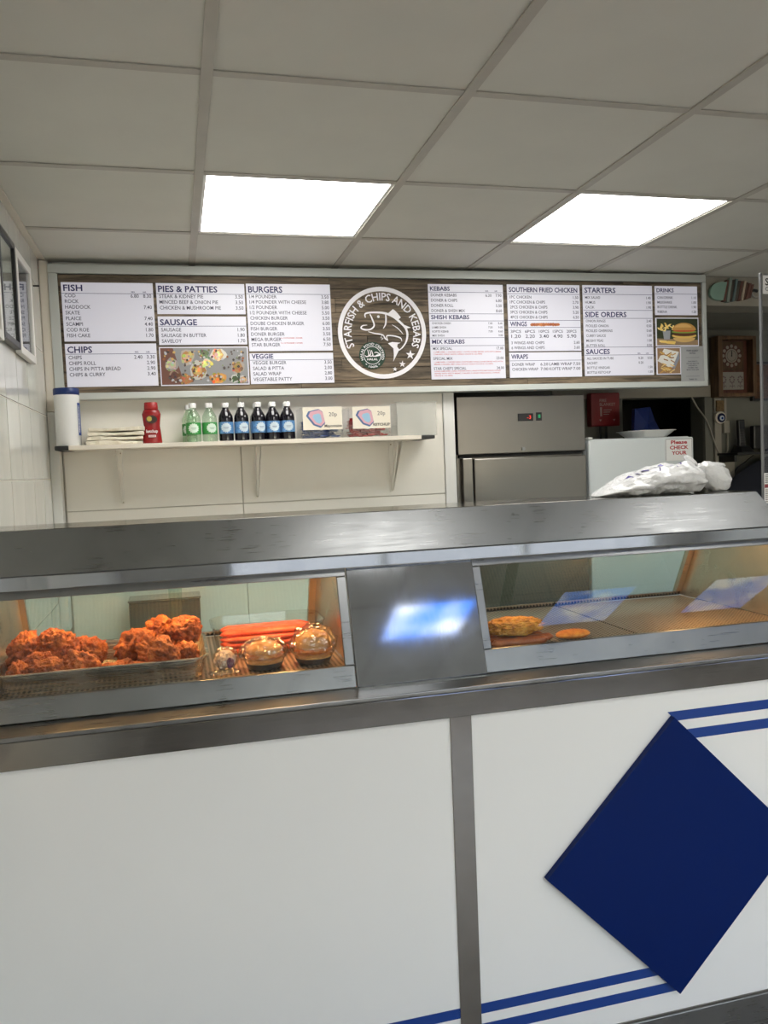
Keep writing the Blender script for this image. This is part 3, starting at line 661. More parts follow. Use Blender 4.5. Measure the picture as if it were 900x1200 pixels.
for r0, L in ((.288, ('1 LAMB SHISH, 1 CHICKEN SHISH, 1 KOFTE, DONER SERVED WITH PITTA BREAD', '3 SALADS, CHILLI SAUCE, GARLIC SAUCE & 1.5L PEPSI')), (.332, ('1 LAMB SHISH, 1 CHICKEN SHISH, 2 KOFTE, MIX WINGS, DONER SERVED WITH PITTA', 'BREAD, 2 SALADS, MIX CHILLI SAUCE, GARLIC SAUCE & 1.5L PEPSI')), (.375, ('LARGE LAMB SHISH, LARGE CHICKEN SHISH, LARGE KOFTE, MIX WINGS, DONER', 'SERVED WITH 4 PITTA BREAD, 2 SALADS, 2 LARGE CHILLI SAUCE, 2 GARLIC', 'SAUCE & 1.5L PEPSI'))):
    mb = MB()
    for i, s in enumerate(L): text(mb, s, x0 + .016, zt - r0 - .0115 - .0098 * i - (.0 if r0 < .37 else -.003), .0050, TYY, width=min(.325, .0046 * len(s)), bold=.012)
    obj('small_print', mb, M_REDINK, p, recalc=False)
x0, x1 = 1.484, 1.846
p = panel(x0, x1, 2.096, 2.396); zt = 2.396
block(p, x0, x1, zt, 'SOUTHERN FRIED CHICKEN', .036, .0210, .045, [('1PC CHICKEN', '1.50'), ('1PC CHICKEN & CHIPS', '2.70'), ('2PCS CHICKEN & CHIPS', '3.90'), ('3PCS CHICKEN & CHIPS', '5.20'), ('4PCS CHICKEN & CHIPS', '6.50')], .066, .0234, hw=.338, q=0.96)
block(p, x0, x1, zt, 'WINGS', .195, .0205, .201, [('3 WINGS AND CHIPS', '2.60'), ('6 WINGS AND CHIPS', '3.60')], .279, .0234, hw=.082, toprule=.168, q=0.96)
mb = MB()
for i, (a, b) in enumerate((('3PCS', '1.20'), ('6PCS', '2.20'), ('10PCS', '3.40'), ('15PCS', '4.90'), ('20PCS', '5.90'))):
    text(mb, a, x0 + .012 + i * .069, zt - .217, .0125, TYY, width=.050); text(mb, b, x0 + .014 + i * .069, zt - .240, .015, TYY, width=.046)
obj('price_text', mb, M_GREYINK, p, recalc=False)
mb = MB(); rg = random.Random(2)
for i in range(12):
    cx = x0 + .118 + i * .0115; c = rg.choice([(.42, .13, .04), (.55, .20, .06), (.35, .09, .03)])
    mb.flat([(cx + (.008 + rg.uniform(0, .004)) * cos(a * pi / 4), zt - .180 + (.006 + rg.uniform(0, .003)) * sin(a * pi / 4)) for a in range(8)], TYY - .0001 * (i % 3), c)
obj('wings_photo', mb, M_PRINT, p, recalc=False)
p = panel(x0, x1, 1.977, 2.092); zt = 2.092
block(p, x0, x1, zt, 'WRAPS', .031, .0205, .040, [('DONER WRAP',), ('CHICKEN WRAP',)], .064, .0225, hw=.082, q=0.955)
mb = MB()
for i, (a, b, c) in enumerate((('6.20', 'LAMB WRAP', '7.50'), ('7.00', 'KOFTE WRAP', '7.00'))):
    z = zt - .061 - .0215 * i; text(mb, a, x0 + .152, z, .0126, TYY, width=.038); text(mb, b, x0 + .196, z, .0126, TYY, width=.114, bold=.007); text(mb, c, x1 - .01, z, .0126, TYY, align='R', width=.036)
obj('item_text', mb, M_GREYINK, p, recalc=False)
x0, x1 = 1.858, 2.222
p = panel(x0, x1, 1.979, 2.397); zt = 2.397
block(p, x0, x1, zt, 'STARTERS', .040, .0255, .048, [('MIX SALAD', '1.40'), ('HUMUS', '1.90'), ('CACIK', '1.90')], .071, .0252, icap=.0128, hw=.160, q=0.886)
block(p, x0, x1, zt, 'SIDE ORDERS', .165, .0255, .172, [('ONION RINGS', '2.40'), ('PICKLED ONION', '0.50'), ('PICKLED GHERKINS', '0.60'), ('CURRY SAUCE', '1.00'), ('MUSHY PEAS', '1.00'), ('BUTTER ROLL', '0.50')], .192, .0255, icap=.0128, hw=.214, toprule=.130, q=0.886)
block(p, x0, x1, zt, 'SAUCES', .357, .0245, .363, [('ALL SAUCES IN TUBS', '0.50', '0.20'), ('SACHET', '', '0.20'), ('BOTTLE VINEGAR', '1.50'), ('BOTTLE KETCHUP', '1.50')], .386, .0243, icap=.0122, hw=.122, toprule=.322, sizes=True, q=0.886)
x0, x1 = 2.234, 2.466
p = panel(x0, x1, 2.260, 2.397); zt = 2.397
block(p, x0, x1, zt, 'DRINKS', .033, .0195, .042, [('CAN DRINK', '1.10'), ('MILKSHAKE', '1.00'), ('BOTTLE DRINK', '1.90'), ('RIBENA', '1.20')], .067, .0245, icap=.0125, hw=.092, q=0.9)
# photographs printed on the sign
def photo(x0, x1, z0, z1, fill):
    p = obj('photo_panel', MB().box(x0 + .001, x1 - .001, PY, SY + .0005, z0 + .001, z1 - .001), M_LIGHTBOX, sg)
    mb = MB(); fill(mb, x0 + .005, x1 - .005, z0 + .005, z1 - .005); obj('photo', mb, M_PRINT, p, recalc=False)
def blob(mb, cx, cz, rx, rz, y, col, rg, n=11, jag=.25):
    mb.flat([(cx + rx * (1 + rg.uniform(-jag, jag)) * cos(2 * pi * i / n), cz + rz * (1 + rg.uniform(-jag, jag)) * sin(2 * pi * i / n)) for i in range(n)], y, col)
def ph_table(mb, a, b, c, d):
    rg = random.Random(11); mb.flat([(a, c), (b, c), (b, d), (a, d)], TYY, (.25, .25, .25))
    mb.flat([(a, c), (a + .09, c), (a + .05, d), (a, d)], TYY - .00003, (.16, .07, .05))
    lay = 0
    def B(u, v, r, col, r2=None, jag=.2):
        nonlocal lay
        lay += 1; cx, cz = a + u * (b - a), c + v * (d - c)
        rr = min(r, cx - a, b - cx); rz = min(r2 or r, cz - c, d - cz); blob(mb, cx, cz, rr / (1 + jag), rz / (1 + jag), TYY - .00004 - .00002 * lay, col, rg, 11, jag)
    for u, v, r, cols in ((.3, .75, .028, [(.42, .36, .30), (.45, .22, .07), (.60, .40, .20)]), (.66, .8, .03, [(.6, .58, .5), (.62, .36, .12), (.7, .5, .25)]), (.42, .36, .036, [(.5, .48, .42), (.36, .16, .05), (.55, .33, .12)]), (.88, .45, .026, [(.34, .30, .26), (.4, .2, .07), (.34, .16, .06)]), (.28, .14, .03, [(.2, .1, .07), (.4, .16, .06)]), (.65, .16, .034, [(.55, .26, .06), (.62, .33, .09), (.5, .2, .05)]), (.12, .55, .024, [(.30, .28, .26), (.5, .4, .3)]), (.50, .84, .016, [(.12, .18, .1), (.14, .18, .08)]), (.84, .14, .016, [(.5, .5, .46), (.05, .08, .03)]), (.94, .12, .016, [(.5, .48, .44), (.45, .3, .18)]), (.52, .6, .015, [(.6, .55, .45), (.7, .6, .2)]), (.15, .25, .02, [(.3, .2, .14), (.12, .05, .04)])):
        for q, cl in enumerate(cols): B(u, v, 1.3 * r * (1 - .28 * q), cl)
        for q in range(12): B(u + rg.uniform(-.06, .06), v + rg.uniform(-.13, .13), rg.uniform(.004, .009), tuple(min(1, x_ * rg.uniform(.5, 1.6)) for x_ in cols[-1]))
    for q in range(110): B(rg.uniform(.03, .97), rg.uniform(.06, .94), rg.uniform(.003, .007), rg.choice([(.5, .48, .46), (.30, .10, .04), (.05, .04, .035), (.08, .05, .04), (.1, .08, .07), (.55, .35, .12), (.2, .25, .1), (.45, .45, .48)]))
photo(-.039, .319, 1.969, 2.127, ph_table)
def ph_burger(mb, a, b, c, d):
    rg = random.Random(5); W, Hh = b - a, d - c
    P = lambda L: [(a + u * W, c + v * Hh) for u, v in L]
    y = TYY
    mb.flat(P([(0, 0), (1, 0), (1, 1), (0, 1)]), y, (.035, .045, .02)); mb.flat(P([(0, 0), (1, 0), (1, .2), (0, .26)]), y - .00003, (.30, .20, .11))
    mb.flat(P([(.17, .22), (.31, .22), (.33, .55), (.14, .55)]), y - .00005, (.30, .31, .33))
    for q in range(16):
        u = rg.uniform(.05, .40); v = rg.uniform(.50, .72); an = rg.uniform(.4, 2.7); L = rg.uniform(.1, .24); du, dv = L * .5 * cos(an), L * sin(an); w_ = .022
        u2 = min(.97, max(.03, u + du)); v2 = min(.96, v + dv)
        mb.flat(P([(u - w_, v), (u + w_, v), (u2 + w_ * .8, v2), (u2 - w_ * .8, v2)]), y - .00007 - .00001 * q, rg.choice([(.80, .58, .16), (.86, .68, .26), (.68, .44, .10)]))
    for q in range(6):
        u = rg.uniform(.08, .38); v = rg.uniform(.06, .2); mb.flat(P([(u - .09, v), (u + .09, v - .03), (u + .09, v + .04), (u - .09, v + .06)]), y - .0003 - .00001 * q, rg.choice([(.78, .54, .14), (.85, .66, .26)]))
    el = lambda cu, cv, ru, rv, a0, a1, n=16: P([(cu + ru * cos(radians(a0 + (a1 - a0) * k / n)), cv + rv * sin(radians(a0 + (a1 - a0) * k / n))) for k in range(n + 1)])
    mb.flat(el(.66, .28, .27, .17, 180, 360), y - .0004, (.62, .40, .14)); mb.flat(el(.66, .36, .30, .10, 0, 360), y - .00042, (.72, .48, .12))
    mb.flat(el(.66, .42, .29, .085, 0, 360), y - .00044, (.10, .035, .015)); mb.flat(el(.66, .50, .31, .05, 0, 360), y - .00046, (.22, .34, .05)); mb.flat(el(.66, .54, .27, .04, 0, 360), y - .00048, (.55, .08, .03))
    mb.flat(el(.66, .56, .29, .28, 0, 180), y - .0005, (.52, .27, .07)); mb.flat(el(.64, .64, .21, .16, 10, 170), y - .00052, (.66, .40, .13))
photo(2.235, 2.468, 2.113, 2.249, ph_burger)
def ph_fries(mb, a, b, c, d):
    rg = random.Random(8); W, Hh = b - a, d - c; y = TYY
    P = lambda L: [(a + u * W, c + v * Hh) for u, v in L]
    mb.flat(P([(0, 0), (1, 0), (1, 1), (0, 1)]), y, (.28, .17, .09)); mb.flat(P([(.0, .5), (.62, .18), (.95, .85), (.3, .98)]), y - .00003, (.70, .68, .62)); mb.flat(P([(.62, .18), (.95, .85), (.98, .6), (.72, .12)]), y - .00004, (.24, .26, .30))
    for q in range(34):
        u, v = rg.uniform(.1, .8), rg.uniform(.1, .85)
        if rg.random() < .4: v = rg.uniform(.05, .25)
        an = rg.uniform(-.5, .6); du, dv = .10 * cos(an), .10 * sin(an)
        mb.flat(P([(u - du, v - dv - .022), (u + du, v + dv - .022), (u + du, v + dv + .022), (u - du, v - dv + .022)]), y - .00005 - .00001 * q, rg.choice([(.62, .40, .12), (.48, .26, .06), (.72, .52, .2), (.30, .14, .04)]))
photo(2.235, 2.367, 1.980, 2.110, ph_fries)
nt = obj('notice_panel', MB().box(2.3685, 2.490, PY - .002, SY + .0005, 1.946, 2.1125), mat('grey_notice', (.42, .43, .43), .4), sg)
mb = MB()
text(mb, 'FOOD ALLERGY', 2.429, 2.088, .0075, PY - .0026, align='C', bold=.02); text(mb, 'NOTICE', 2.429, 2.076, .0075, PY - .0026, align='C', bold=.02)
mb.box(2.392, 2.466, PY - .0026, PY - .002, 2.0585, 2.0595); mb.box(2.392, 2.466, PY - .0026, PY - .002, 1.9695, 1.9705)
for i, s in enumerate(('PLEASE SPEAK TO', 'OUR STAFF ABOUT THE', 'INGREDIENTS IN', 'YOUR MEAL WHEN', 'MAKING YOUR ORDER')): text(mb, s, 2.429, 2.038 - .010 * i, .0055, PY - .0026, align='C', bold=.01)
text(mb, 'THANK YOU', 2.429, 1.952, .0065, PY - .0026, align='C', bold=.02)
obj('notice_text', mb, M_GREYINK, nt, recalc=False)
# round logo
LX, LZ, LR = .900, 2.181, .197
U = lambda u, v: (LX + (u - 432) / 418 * LR, LZ - (v - 530) / 440 * LR)
LY = SY - .0022
mb = MB(); mb.ring(LX, LZ, LR - .019, LR, LY); obj('logo_ring', mb, M_WINK, sg, recalc=False)
mb = MB(); text(mb, 'STARFISH & CHIPS AND KEBABS', 0, 0, .032, LY, width=.56, bold=.016, bend=(LX, LZ, .139, radians(204), radians(-228))); obj('logo_text', mb, M_WINK, sg, recalc=False)
def stroke(mb, pts, ws, y=LY, col=None, sub=5):
    # smooth the hand drawn stroke (Catmull-Rom)
    P = [Vector(U(*p)) for p in pts]; out = []; ww = []; ks = LR / 418
    if not isinstance(ws, (list, tuple)): ws = [ws] * len(pts)
    for i in range(len(P) - 1):
        p0, p1, p2, p3 = P[max(i - 1, 0)], P[i], P[i + 1], P[min(i + 2, len(P) - 1)]
        for k in range(sub):
            t = k / sub; out.append(.5 * ((2 * p1) + (p2 - p0) * t + (2 * p0 - 5 * p1 + 4 * p2 - p3) * t * t + (3 * p1 - p0 - 3 * p2 + p3) * t ** 3)); ww.append((ws[i] + (ws[i + 1] - ws[i]) * t) * ks)
    out.append(P[-1]); ww.append(ws[-1] * ks); mb.ribbon(out, ww, y, col)
mb = MB()
stroke(mb, [(276, 385), (275, 350), (320, 337), (400, 335), (470, 345), (540, 375), (600, 425), (650, 480), (668, 540), (655, 610), (620, 665), (580, 700)], [8, 14, 16, 18, 20, 22, 22, 20, 20, 16, 12, 6])
stroke(mb, [(320, 350), (340, 400), (355, 460), (320, 495), (270, 500), (232, 485), (245, 462), (290, 455)], [10, 14, 14, 14, 16, 14, 10, 5])
stroke(mb, [(468, 350), (470, 400), (462, 450), (440, 488)], [12, 16, 14, 5])
stroke(mb, [(296, 518), (360, 535), (430, 548), (455, 585), (480, 605)], [5, 10, 12, 12, 8])
stroke(mb, [(480, 605), (468, 570), (480, 556), (540, 560), (600, 580), (612, 612)], [8, 10, 12, 12, 12, 5])
stroke(mb, [(525, 452), (570, 480), (605, 515), (628, 545)], [3, 8, 9, 3]); stroke(mb, [(428, 552), (412, 575), (436, 582), (415, 598)], [6, 5, 6, 3], sub=2)
for tri in ([(478, 355), (540, 302), (560, 318), (585, 345), (612, 382), (590, 400), (540, 378)], [(622, 445), (705, 480), (660, 490), (640, 480)], [(478, 630), (520, 618), (600, 625), (570, 640), (565, 665), (585, 690), (555, 745), (522, 808), (530, 740), (528, 680)]):
    mb.flat([U(*q) for q in tri], LY - .00005)
ex, ez = U(398, 375); mb.disc(ex, ez, .006, LY, n=12)
obj('logo_fish', mb, M_WINK, sg, recalc=False)
for cu, cv, r in ((688, 743, 46), (608, 832, 33), (535, 880, 23)):
    cx, cz = U(cu, cv); mb = MB(); rr_ = r * LR / 418
    v = [(cx, LY, cz)] + [(cx + (rr_ if k % 2 == 0 else rr_ * .4) * sin(k * pi / 5 + .1), LY, cz + (rr_ if k % 2 == 0 else rr_ * .4) * cos(k * pi / 5 + .1)) for k in range(10)]
    mb.add(v, [(0, 1 + (k + 1) % 10, 1 + k) for k in range(10)]); obj('star', mb, M_WINK, sg, recalc=False)
hx, hz = U(325, 745); hr = .0585
hb_ = MB(); hb_.lathe([(hr, 0), (hr, .001)], 0, 0, 0, 40)
hb_.v = [(hx + a, SY - .0024 + c, hz + b) for a, b, c in hb_.v]
bd = obj('halal_badge', hb_, mat('badge_green', (.008, .045, .022), .4), sg)
mb = MB(); hy = SY - .003
mb.ring(hx, hz, hr * .63, hr * .67, hy, n=40)
text(mb, 'HALAL FOOD CERTIFIED', 0, 0, .0098, hy, width=.15, bold=.012, bend=(hx, hz, hr * .74, radians(205), radians(-230)))
text(mb, '* 100% *', 0, 0, .0088, hy, width=.06, bold=.012, bend=(hx, hz, hr * .92, radians(228), radians(84)))
text(mb, 'HALAL', hx, hz - .021, .0088, hy, align='C', width=.047, bold=.02)
for pts, ws in (([(255, 742), (268, 755), (285, 752), (292, 735), (282, 690)], [4, 9, 10, 9, 6]), ([(292, 750), (318, 752), (330, 740), (318, 695)], [8, 9, 9, 6]), ([(300, 748), (312, 725), (300, 690)], [8, 8, 5]), ([(330, 752), (360, 752), (400, 745)], [9, 10, 7]), ([(345, 722), (365, 715), (398, 738), (370, 742), (352, 752)], [4, 9, 9, 8, 6])):
    stroke(mb, pts, ws, hy)
obj('badge_text', mb, M_WINK, bd, recalc=False)
sg.rotation_euler = (0, radians(-.28), 0)

# ------------------------------------------------------------------ shelf and what stands on it
SZ = 1.729; SYF = 3.285
sh = thing('wall_shelf', (.31, 3.4, SZ), 'long cream wall shelf on thin brackets below the menu board', 'shelf')
obj('board', MB().box(-.387, 1.014, SYF, YB - .005, SZ - .017, SZ), M_CREAM, sh, bevel=.0015)
obj('end_cap', MB().box(-.437, -.3875, SYF, YB - .005, SZ - .017, SZ), M_BLACK, sh, bevel=.003)
obj('end_cap', MB().box(1.0145, 1.074, SYF, YB - .005, SZ - .016, SZ), M_BLACK, sh, bevel=.003)
for x in (-.212, .336, .933):
    b = MB(); z0 = SZ - .0175
    b.box(x - .009, x + .009, YB - .0075, YB - .0045, z0 - .225, z0); b.box(x - .009, x + .009, SYF + .045, YB - .008, z0 - .003, z0 - .0002)
    for sg_ in (-1, 1):
        xa, xb = x + sg_ * .0025, x + sg_ * .0115
        b.add([(xa - .0016, YB - .009, z0 - .218), (xa + .0016, YB - .009, z0 - .218), (xa + .0016, YB - .030, z0 - .205), (xa - .0016, YB - .030, z0 - .205), (xb - .0016, SYF + .10, z0 - .0035), (xb + .0016, SYF + .10, z0 - .0035), (xb + .0016, SYF + .05, z0 - .0035), (xb - .0016, SYF + .05, z0 - .0035)], [(0, 1, 2, 3), (4, 5, 6, 7), (0, 1, 5, 4), (2, 3, 7, 6), (0, 3, 7, 4), (1, 2, 6, 5)])
    br = obj('bracket', b, M_WHITEWALL, sh, recalc=True)
    sc2 = MB()
    for dz, dx in ((-.012, 0), (-.214, 0)): sc2.tube([(x + dx, YB - .010, z0 + dz), (x + dx, YB - .0072, z0 + dz)], .0028, 8)
    obj('screw', sc2, mat('brass_screw', (.30, .22, .10), .4, metal=.8), br)
def on_shelf(dy): return 3.285 + dy
# canister
cx, cy, r = -.3905, 3.345, .046
t = thing('canister', (cx, cy, SZ), 'tall white canister with blue lid at the left end of the shelf', 'canister')
obj('body', MB().lathe([(r * .97, .0005), (r, .004), (r, .192), (r * .985, .196)], cx, cy, SZ, 32), M_WHITEP, t, smooth='auto')
obj('lid', MB().lathe([(r * 1.02, .1965), (r * 1.04, .199), (r * 1.04, .217), (r * 1.0, .221), (r * .3, .222)], cx, cy, SZ, 32), mat('lid_blue', (.006, .03, .16), .35), t, smooth='auto')
def wrap_label(name, cx, cy, r, z0, z1, a0, a1, m, parent, n=14):
    v = []; 
    for i in range(n + 1):
        a = radians(a0 + (a1 - a0) * i / n)
        v += [(cx + r * cos(a), cy + r * sin(a), z0), (cx + r * cos(a), cy + r * sin(a), z1)]
    return obj(name, MB().add(v, [(2 * i, 2 * i + 2, 2 * i + 3, 2 * i + 1) for i in range(n)]), m, parent, smooth=True, recalc=False)
wrap_label('label', cx, cy, r + .0006, SZ + .04, SZ + .165, -32, 30, mat('label_blue', (.02, .06, .28), .4), t)
wrap_label('label_text', cx, cy, r + .001, SZ + .05, SZ + .155, -26, -20, mat('label_white', (.8, .8, .85), .4, vary=.5, scale=180, stretch=(0, 0, 1)), t, 3)
# paper sheets
for i in range(4):
    rr = random.Random(40 + i); x0_, x1_, y0_, y1_ = -.322, -.116, 3.30, 3.47; z0_ = SZ + .0005 + i * .0172
    m_ = MB(); n = 12; lay = []
    for s_ in (0, 1):
        for j in range(2):
            for k in range(n + 1):
                u = k / n; lay.append((x0_ + (x1_ - x0_) * u + rr.uniform(-.002, .002) + .004 * (i - 1), (y0_ if j == 0 else y1_) + .004 * rr.uniform(-1, 1), z0_ + (.0135 if s_ else 0) + (.003 * sin(u * 5 + i) * s_ * (1 if i < 2 else 1))))
    N = n + 1
    f = []
    for k in range(n): f += [(k, k + 1, N + k + 1, N + k), (2 * N + k, 3 * N + k, 3 * N + k + 1, 2 * N + k + 1), (k, 2 * N + k, 2 * N + k + 1, k + 1), (N + k, N + k + 1, 3 * N + k + 1, 3 * N + k)]
    f += [(0, N, 3 * N, 2 * N), (n, 2 * N + n, 3 * N + n, N + n)]
    tag(obj('paper_stack', m_.add(lay, f), M_PAPER, bevel=.003), ['lowest folded bundle of cream wrapping paper beside the canister', 'second lowest folded bundle of cream wrapping paper beside the canister', 'second highest folded bundle of cream wrapping paper beside the canister', 'topmost folded bundle of cream wrapping paper beside the canister'][i], 'paper', 'paper bundles on the shelf')
# ketchup bottle
cx, cy = -.080, 3.36
t = thing('sauce_bottle', (cx, cy, SZ), 'red squeezy sauce bottle with red cap beside the paper bundles', 'bottle')
kb = MB()
prof = [(.036, .0005), (.037, .006), (.034, .045), (.031, .07), (.0345, .105), (.036, .118), (.031, .130), (.0265, .137)]
v = MB().lathe(prof, 0, 0, 0, 28); kb.add([(cx + a, cy + b * .62, SZ + c) for a, b, c in v.v], v.f)
obj('body', kb, mat('sauce_red', (.30, .012, .014), .25), t, smooth=True)
v = MB().lathe([(.0265, .1375), (.027, .140), (.0255, .162), (.0235, .164), (.005, .165)], 0, 0, 0, 24); obj('cap', MB().add([(cx + a, cy + b * .72, SZ + c) for a, b, c in v.v], v.f), mat('cap_red', (.38, .02, .02), .35), t, smooth='auto')
mb = MB(); yy = cy - .0262
mb.disc(cx, SZ + .096, .022, yy + .003, (.05, .02, .02), 18, .016); mb.disc(cx - .008, SZ + .098, .010, yy + .0026, (.55, .42, .08), 12); mb.disc(cx + .010, SZ + .099, .009, yy + .0024, (.03, .03, .02), 12, .007)
obj('emblem', mb, M_FLATPRINT, t, recalc=False); mb = MB()
text(mb, 'ketchup', cx, SZ + .044, .011, yy + .003, align='C', width=.044, col=(.85, .8, .8), bold=.03)
obj('label_text', mb, M_FLATPRINT, t, recalc=False); mb = MB()
mb.flat([(cx - .014, SZ + .026), (cx + .014, SZ + .026), (cx + .014, SZ + .034), (cx - .014, SZ + .034)], yy + .0005, (.85, .8, .8)); mb.flat([(cx - .011, SZ + .0285), (cx + .011, SZ + .0285), (cx + .011, SZ + .0315), (cx - .011, SZ + .0315)], yy + .0003, (.5, .04, .04))
obj('label', mb, M_FLATPRINT, t, recalc=False)
# drinks bottles
def burst(mb, cx, cz, r, y, R, n=14, col=None):
    v = [(cx, cz)]
    pts = []
    for k in range(2 * n):
        rr = r if k % 2 == 0 else r * .82; pts.append((cx + rr * cos(k * pi / n), cz + rr * .95 * sin(k * pi / n)))
    o = len(mb.v); mb.v.append((cx, y - R, cz)); m_ = 2 * n
    for g in (.3, .6, .85, 1.0):                    # rings that follow the bottle's curve
        for p in pts:
            px, pz = cx + (p[0] - cx) * g, cz + (p[1] - cz) * g; mb.v.append((px, y - math.sqrt(max(0, R * R - (px - cx) ** 2)), pz))
    for k in range(m_):
        q = (k + 1) % m_; mb.f.append((o, o + 1 + k, o + 1 + q)); mb.c.append(col)
        for g in range(3): mb.f.append((o + 1 + g * m_ + k, o + 1 + (g + 1) * m_ + k, o + 1 + (g + 1) * m_ + q, o + 1 + g * m_ + q)); mb.c.append(col)
def bottle_proto(name, liquid, labelcol, label, R=.030):
    t = thing(name, (0, 0, 0), label, 'bottle')
    obj('body', MB().lathe([(R * .85, .0005), (R, .005), (R, .092), (R * .94, .104), (R * .62, .122), (R * .44, .130), (R * .42, .137)], 0, 0, 0, 24), liquid, t, smooth='auto')
    obj('cap', MB().lathe([(R * .50, .1375), (R * .50, .154), (R * .46, .156), (R * .1, .1565)], 0, 0, 0, 20), M_WHITEP, t, smooth='auto')
    lb = obj('label', MB().lathe([(R + .0005, .032), (R + .0006, .078)], 0, 0, 0, 28), labelcol, t, smooth='auto')
    mb = MB(); burst(mb, 0, .055, .0215, 0, R + .0014); obj('burst', mb, mat(name + '_burst', (.62, .72, .78) if 'dark' in name else (.70, .84, .72), .4), lb, recalc=False)
    mb = MB(); mb.box(-.010, .010, -(R + .0020), -(R + .0015), .0545, .0570); mb.box(-.007, .007, -(R + .0020), -(R + .0015), .0505, .0520); obj('label_bars', mb, mat('ink_pale_blue', (.26, .32, .42), .5) if 'dark' in name else mat('ink_green', (.30, .48, .34), .5), lb, recalc=False)
    return t
gp = bottle_proto('clear_bottle', glass('green_bottle', (.80, .90, .80), .03, base=.08), mat('label_green', (.05, .33, .07), .4), '', .0295)
dp = bottle_proto('dark_bottle', mat('dark_drink', (.006, .005, .009), .12, coat=.5), mat('label_skyblue', (.10, .26, .52), .4, vary=.3, scale=90), '', .0292)
def put(proto, first, x, y, label, rz=0):
    o = proto if first else copy_tree(proto)
    o.location = (x, y, SZ); o.rotation_euler = (0, 0, rz); o['label'] = label; return o
put(gp, True, .0800, 3.345, 'green labelled clear bottle in front, left of two')
put(gp, False, .1440, 3.350, 'green labelled clear bottle in front, right of two', .25)
put(gp, False, .0665, 3.425, 'green labelled clear bottle half hidden behind the other two', -.3)
for o in [o for o in COL.objects if o.name.startswith('clear_bottle')]: o['group'] = 'green labelled bottles'
nm = ['first', 'second', 'third', 'fourth', 'fifth']
for i, x in enumerate((.209, .271, .339, .399, .459)): put(dp, i == 0, x, 3.35, nm[i] + ' blue labelled dark bottle from the left in the front row', (-.05, .3, .35, .1, 0)[i])
for i, (x, q) in enumerate(((.342, 'third'), (.404, 'fourth'), (.465, 'fifth'))): put(dp, False, x, 3.425, 'dark bottle standing behind the %s front bottle' % q)
for o in [o for o in COL.objects if o.name.startswith('dark_bottle')]: o['group'] = 'blue labelled dark bottles'
# sachet boxes with cards
M_BOXC = glass('box_plastic', (.95, .95, .95), .02, base=.012)
def sachet_box(x0, x1, ztop, col, label, word, cardx):
    t = thing('sachet_box', ((x0 + x1) / 2, 3.4, SZ), label, 'box', 'sachet boxes on the shelf')
    y0, y1 = 3.325, 3.465; z0 = SZ + .0005; b = MB()
    b.box(x0, x1, y0, y1, z0, z0 + .002); b.box(x0, x0 + .002, y0, y1, z0 + .002, ztop); b.box(x1 - .002, x1, y0, y1, z0 + .002, ztop); b.box(x0 + .002, x1 - .002, y1 - .002, y1, z0 + .002, ztop); b.box(x0 + .002, x1 - .002, y0, y0 + .002, z0 + .002, ztop)
    obj('box', b, M_BOXC, t)
    rg = random.Random(7); sm = MB()
    for q in range(130):
        a, bb, c = rg.uniform(x0 + .024, x1 - .024), rg.uniform(y0 + .02, y1 - .02), z0 + .006 + .00060 * q * (ztop - SZ) / .13
        R_ = Matrix.Rotation(rg.uniform(0, 3), 3, 'Z') @ Matrix.Rotation(rg.uniform(-.15, .15), 3, 'X')
        v = [R_ @ Vector((i * .016, j * .011, k * .003)) + Vector((a, bb, c)) for k in (-1, 1) for j in (-1, 1) for i in (-1, 1)]
        v = [Vector((min(max(p.x, x0 + .003), x1 - .003), min(max(p.y, y0 + .003), y1 - .003), max(p.z, z0 + .003))) for p in v]
        sm.add(v, [(0, 2, 3, 1), (4, 5, 7, 6), (0, 1, 5, 4), (2, 6, 7, 3), (0, 4, 6, 2), (1, 3, 7, 5)])
    obj('sachets', sm, mat('sachet_' + word, col, .3, vary=.25, scale=40), t, kind='stuff')
    a, c_ = cardx; zc0, zc1 = SZ + .036, ztop + .001
    cd = obj('card', MB().box(a, c_, y0 - .0025, y0 - .0008, zc0, zc1), mat('card_cream', (.80, .74, .62), .6), t)
    mb = MB(); yy = y0 - .003; W = c_ - a
    rrect = [(.08, .62), (.14, .82), (.40, .92), (.50, .80), (.56, .28), (.44, .08), (.26, .20)]
    mb.flat([(a + u * W, zc0 + v_ * (zc1 - zc0)) for u, v_ in rrect], yy, (.08, .14, .30)); mb.flat([(a + (u * .86 + .07) * W, zc0 + (v_ * .86 + .09) * (zc1 - zc0)) for u, v_ in rrect], yy - .0002, (.66, .36, .42))
    mb.flat([(a + (u * .5 + .20) * W, zc0 + (v_ * .55 + .22) * (zc1 - zc0)) for u, v_ in rrect], yy - .0004, (.30, .50, .66))
    text(mb, '20p', a + .66 * W, zc0 + .055, .016, yy, width=.034, col=(.06, .06, .07), bold=.0); text(mb, word, a + .54 * W, zc0 + .010, .011, yy - .0006, width=.44 * W, col=(.03, .03, .03), bold=.02)
    obj('card_print', mb, M_FLATPRINT, cd, recalc=False)
sachet_box(.512, .686, 1.857, (.03, .07, .26), 'clear box of blue sachets with a pink and blue 20p card', 'Mayonnaise', (.519, .684))
sachet_box(.712, .893, 1.855, (.45, .03, .03), 'clear box of red sachets with a pink and blue 20p card', 'KETCHUP', (.728, .890))
fb = MB(); a, b_, z0, z1 = .932, 1.108, SZ + .0005, SZ + .143
fb.box(a, b_, 3.36, 3.362, z0, z1); fb.box(a, b_, 3.468, 3.47, z0, z1); fb.box(a, a + .002, 3.362, 3.468, z0, z1); fb.box(b_ - .002, b_, 3.362, 3.468, z0, z1); fb.box(a + .002, b_ - .002, 3.362, 3.468, z0, z0 + .002)
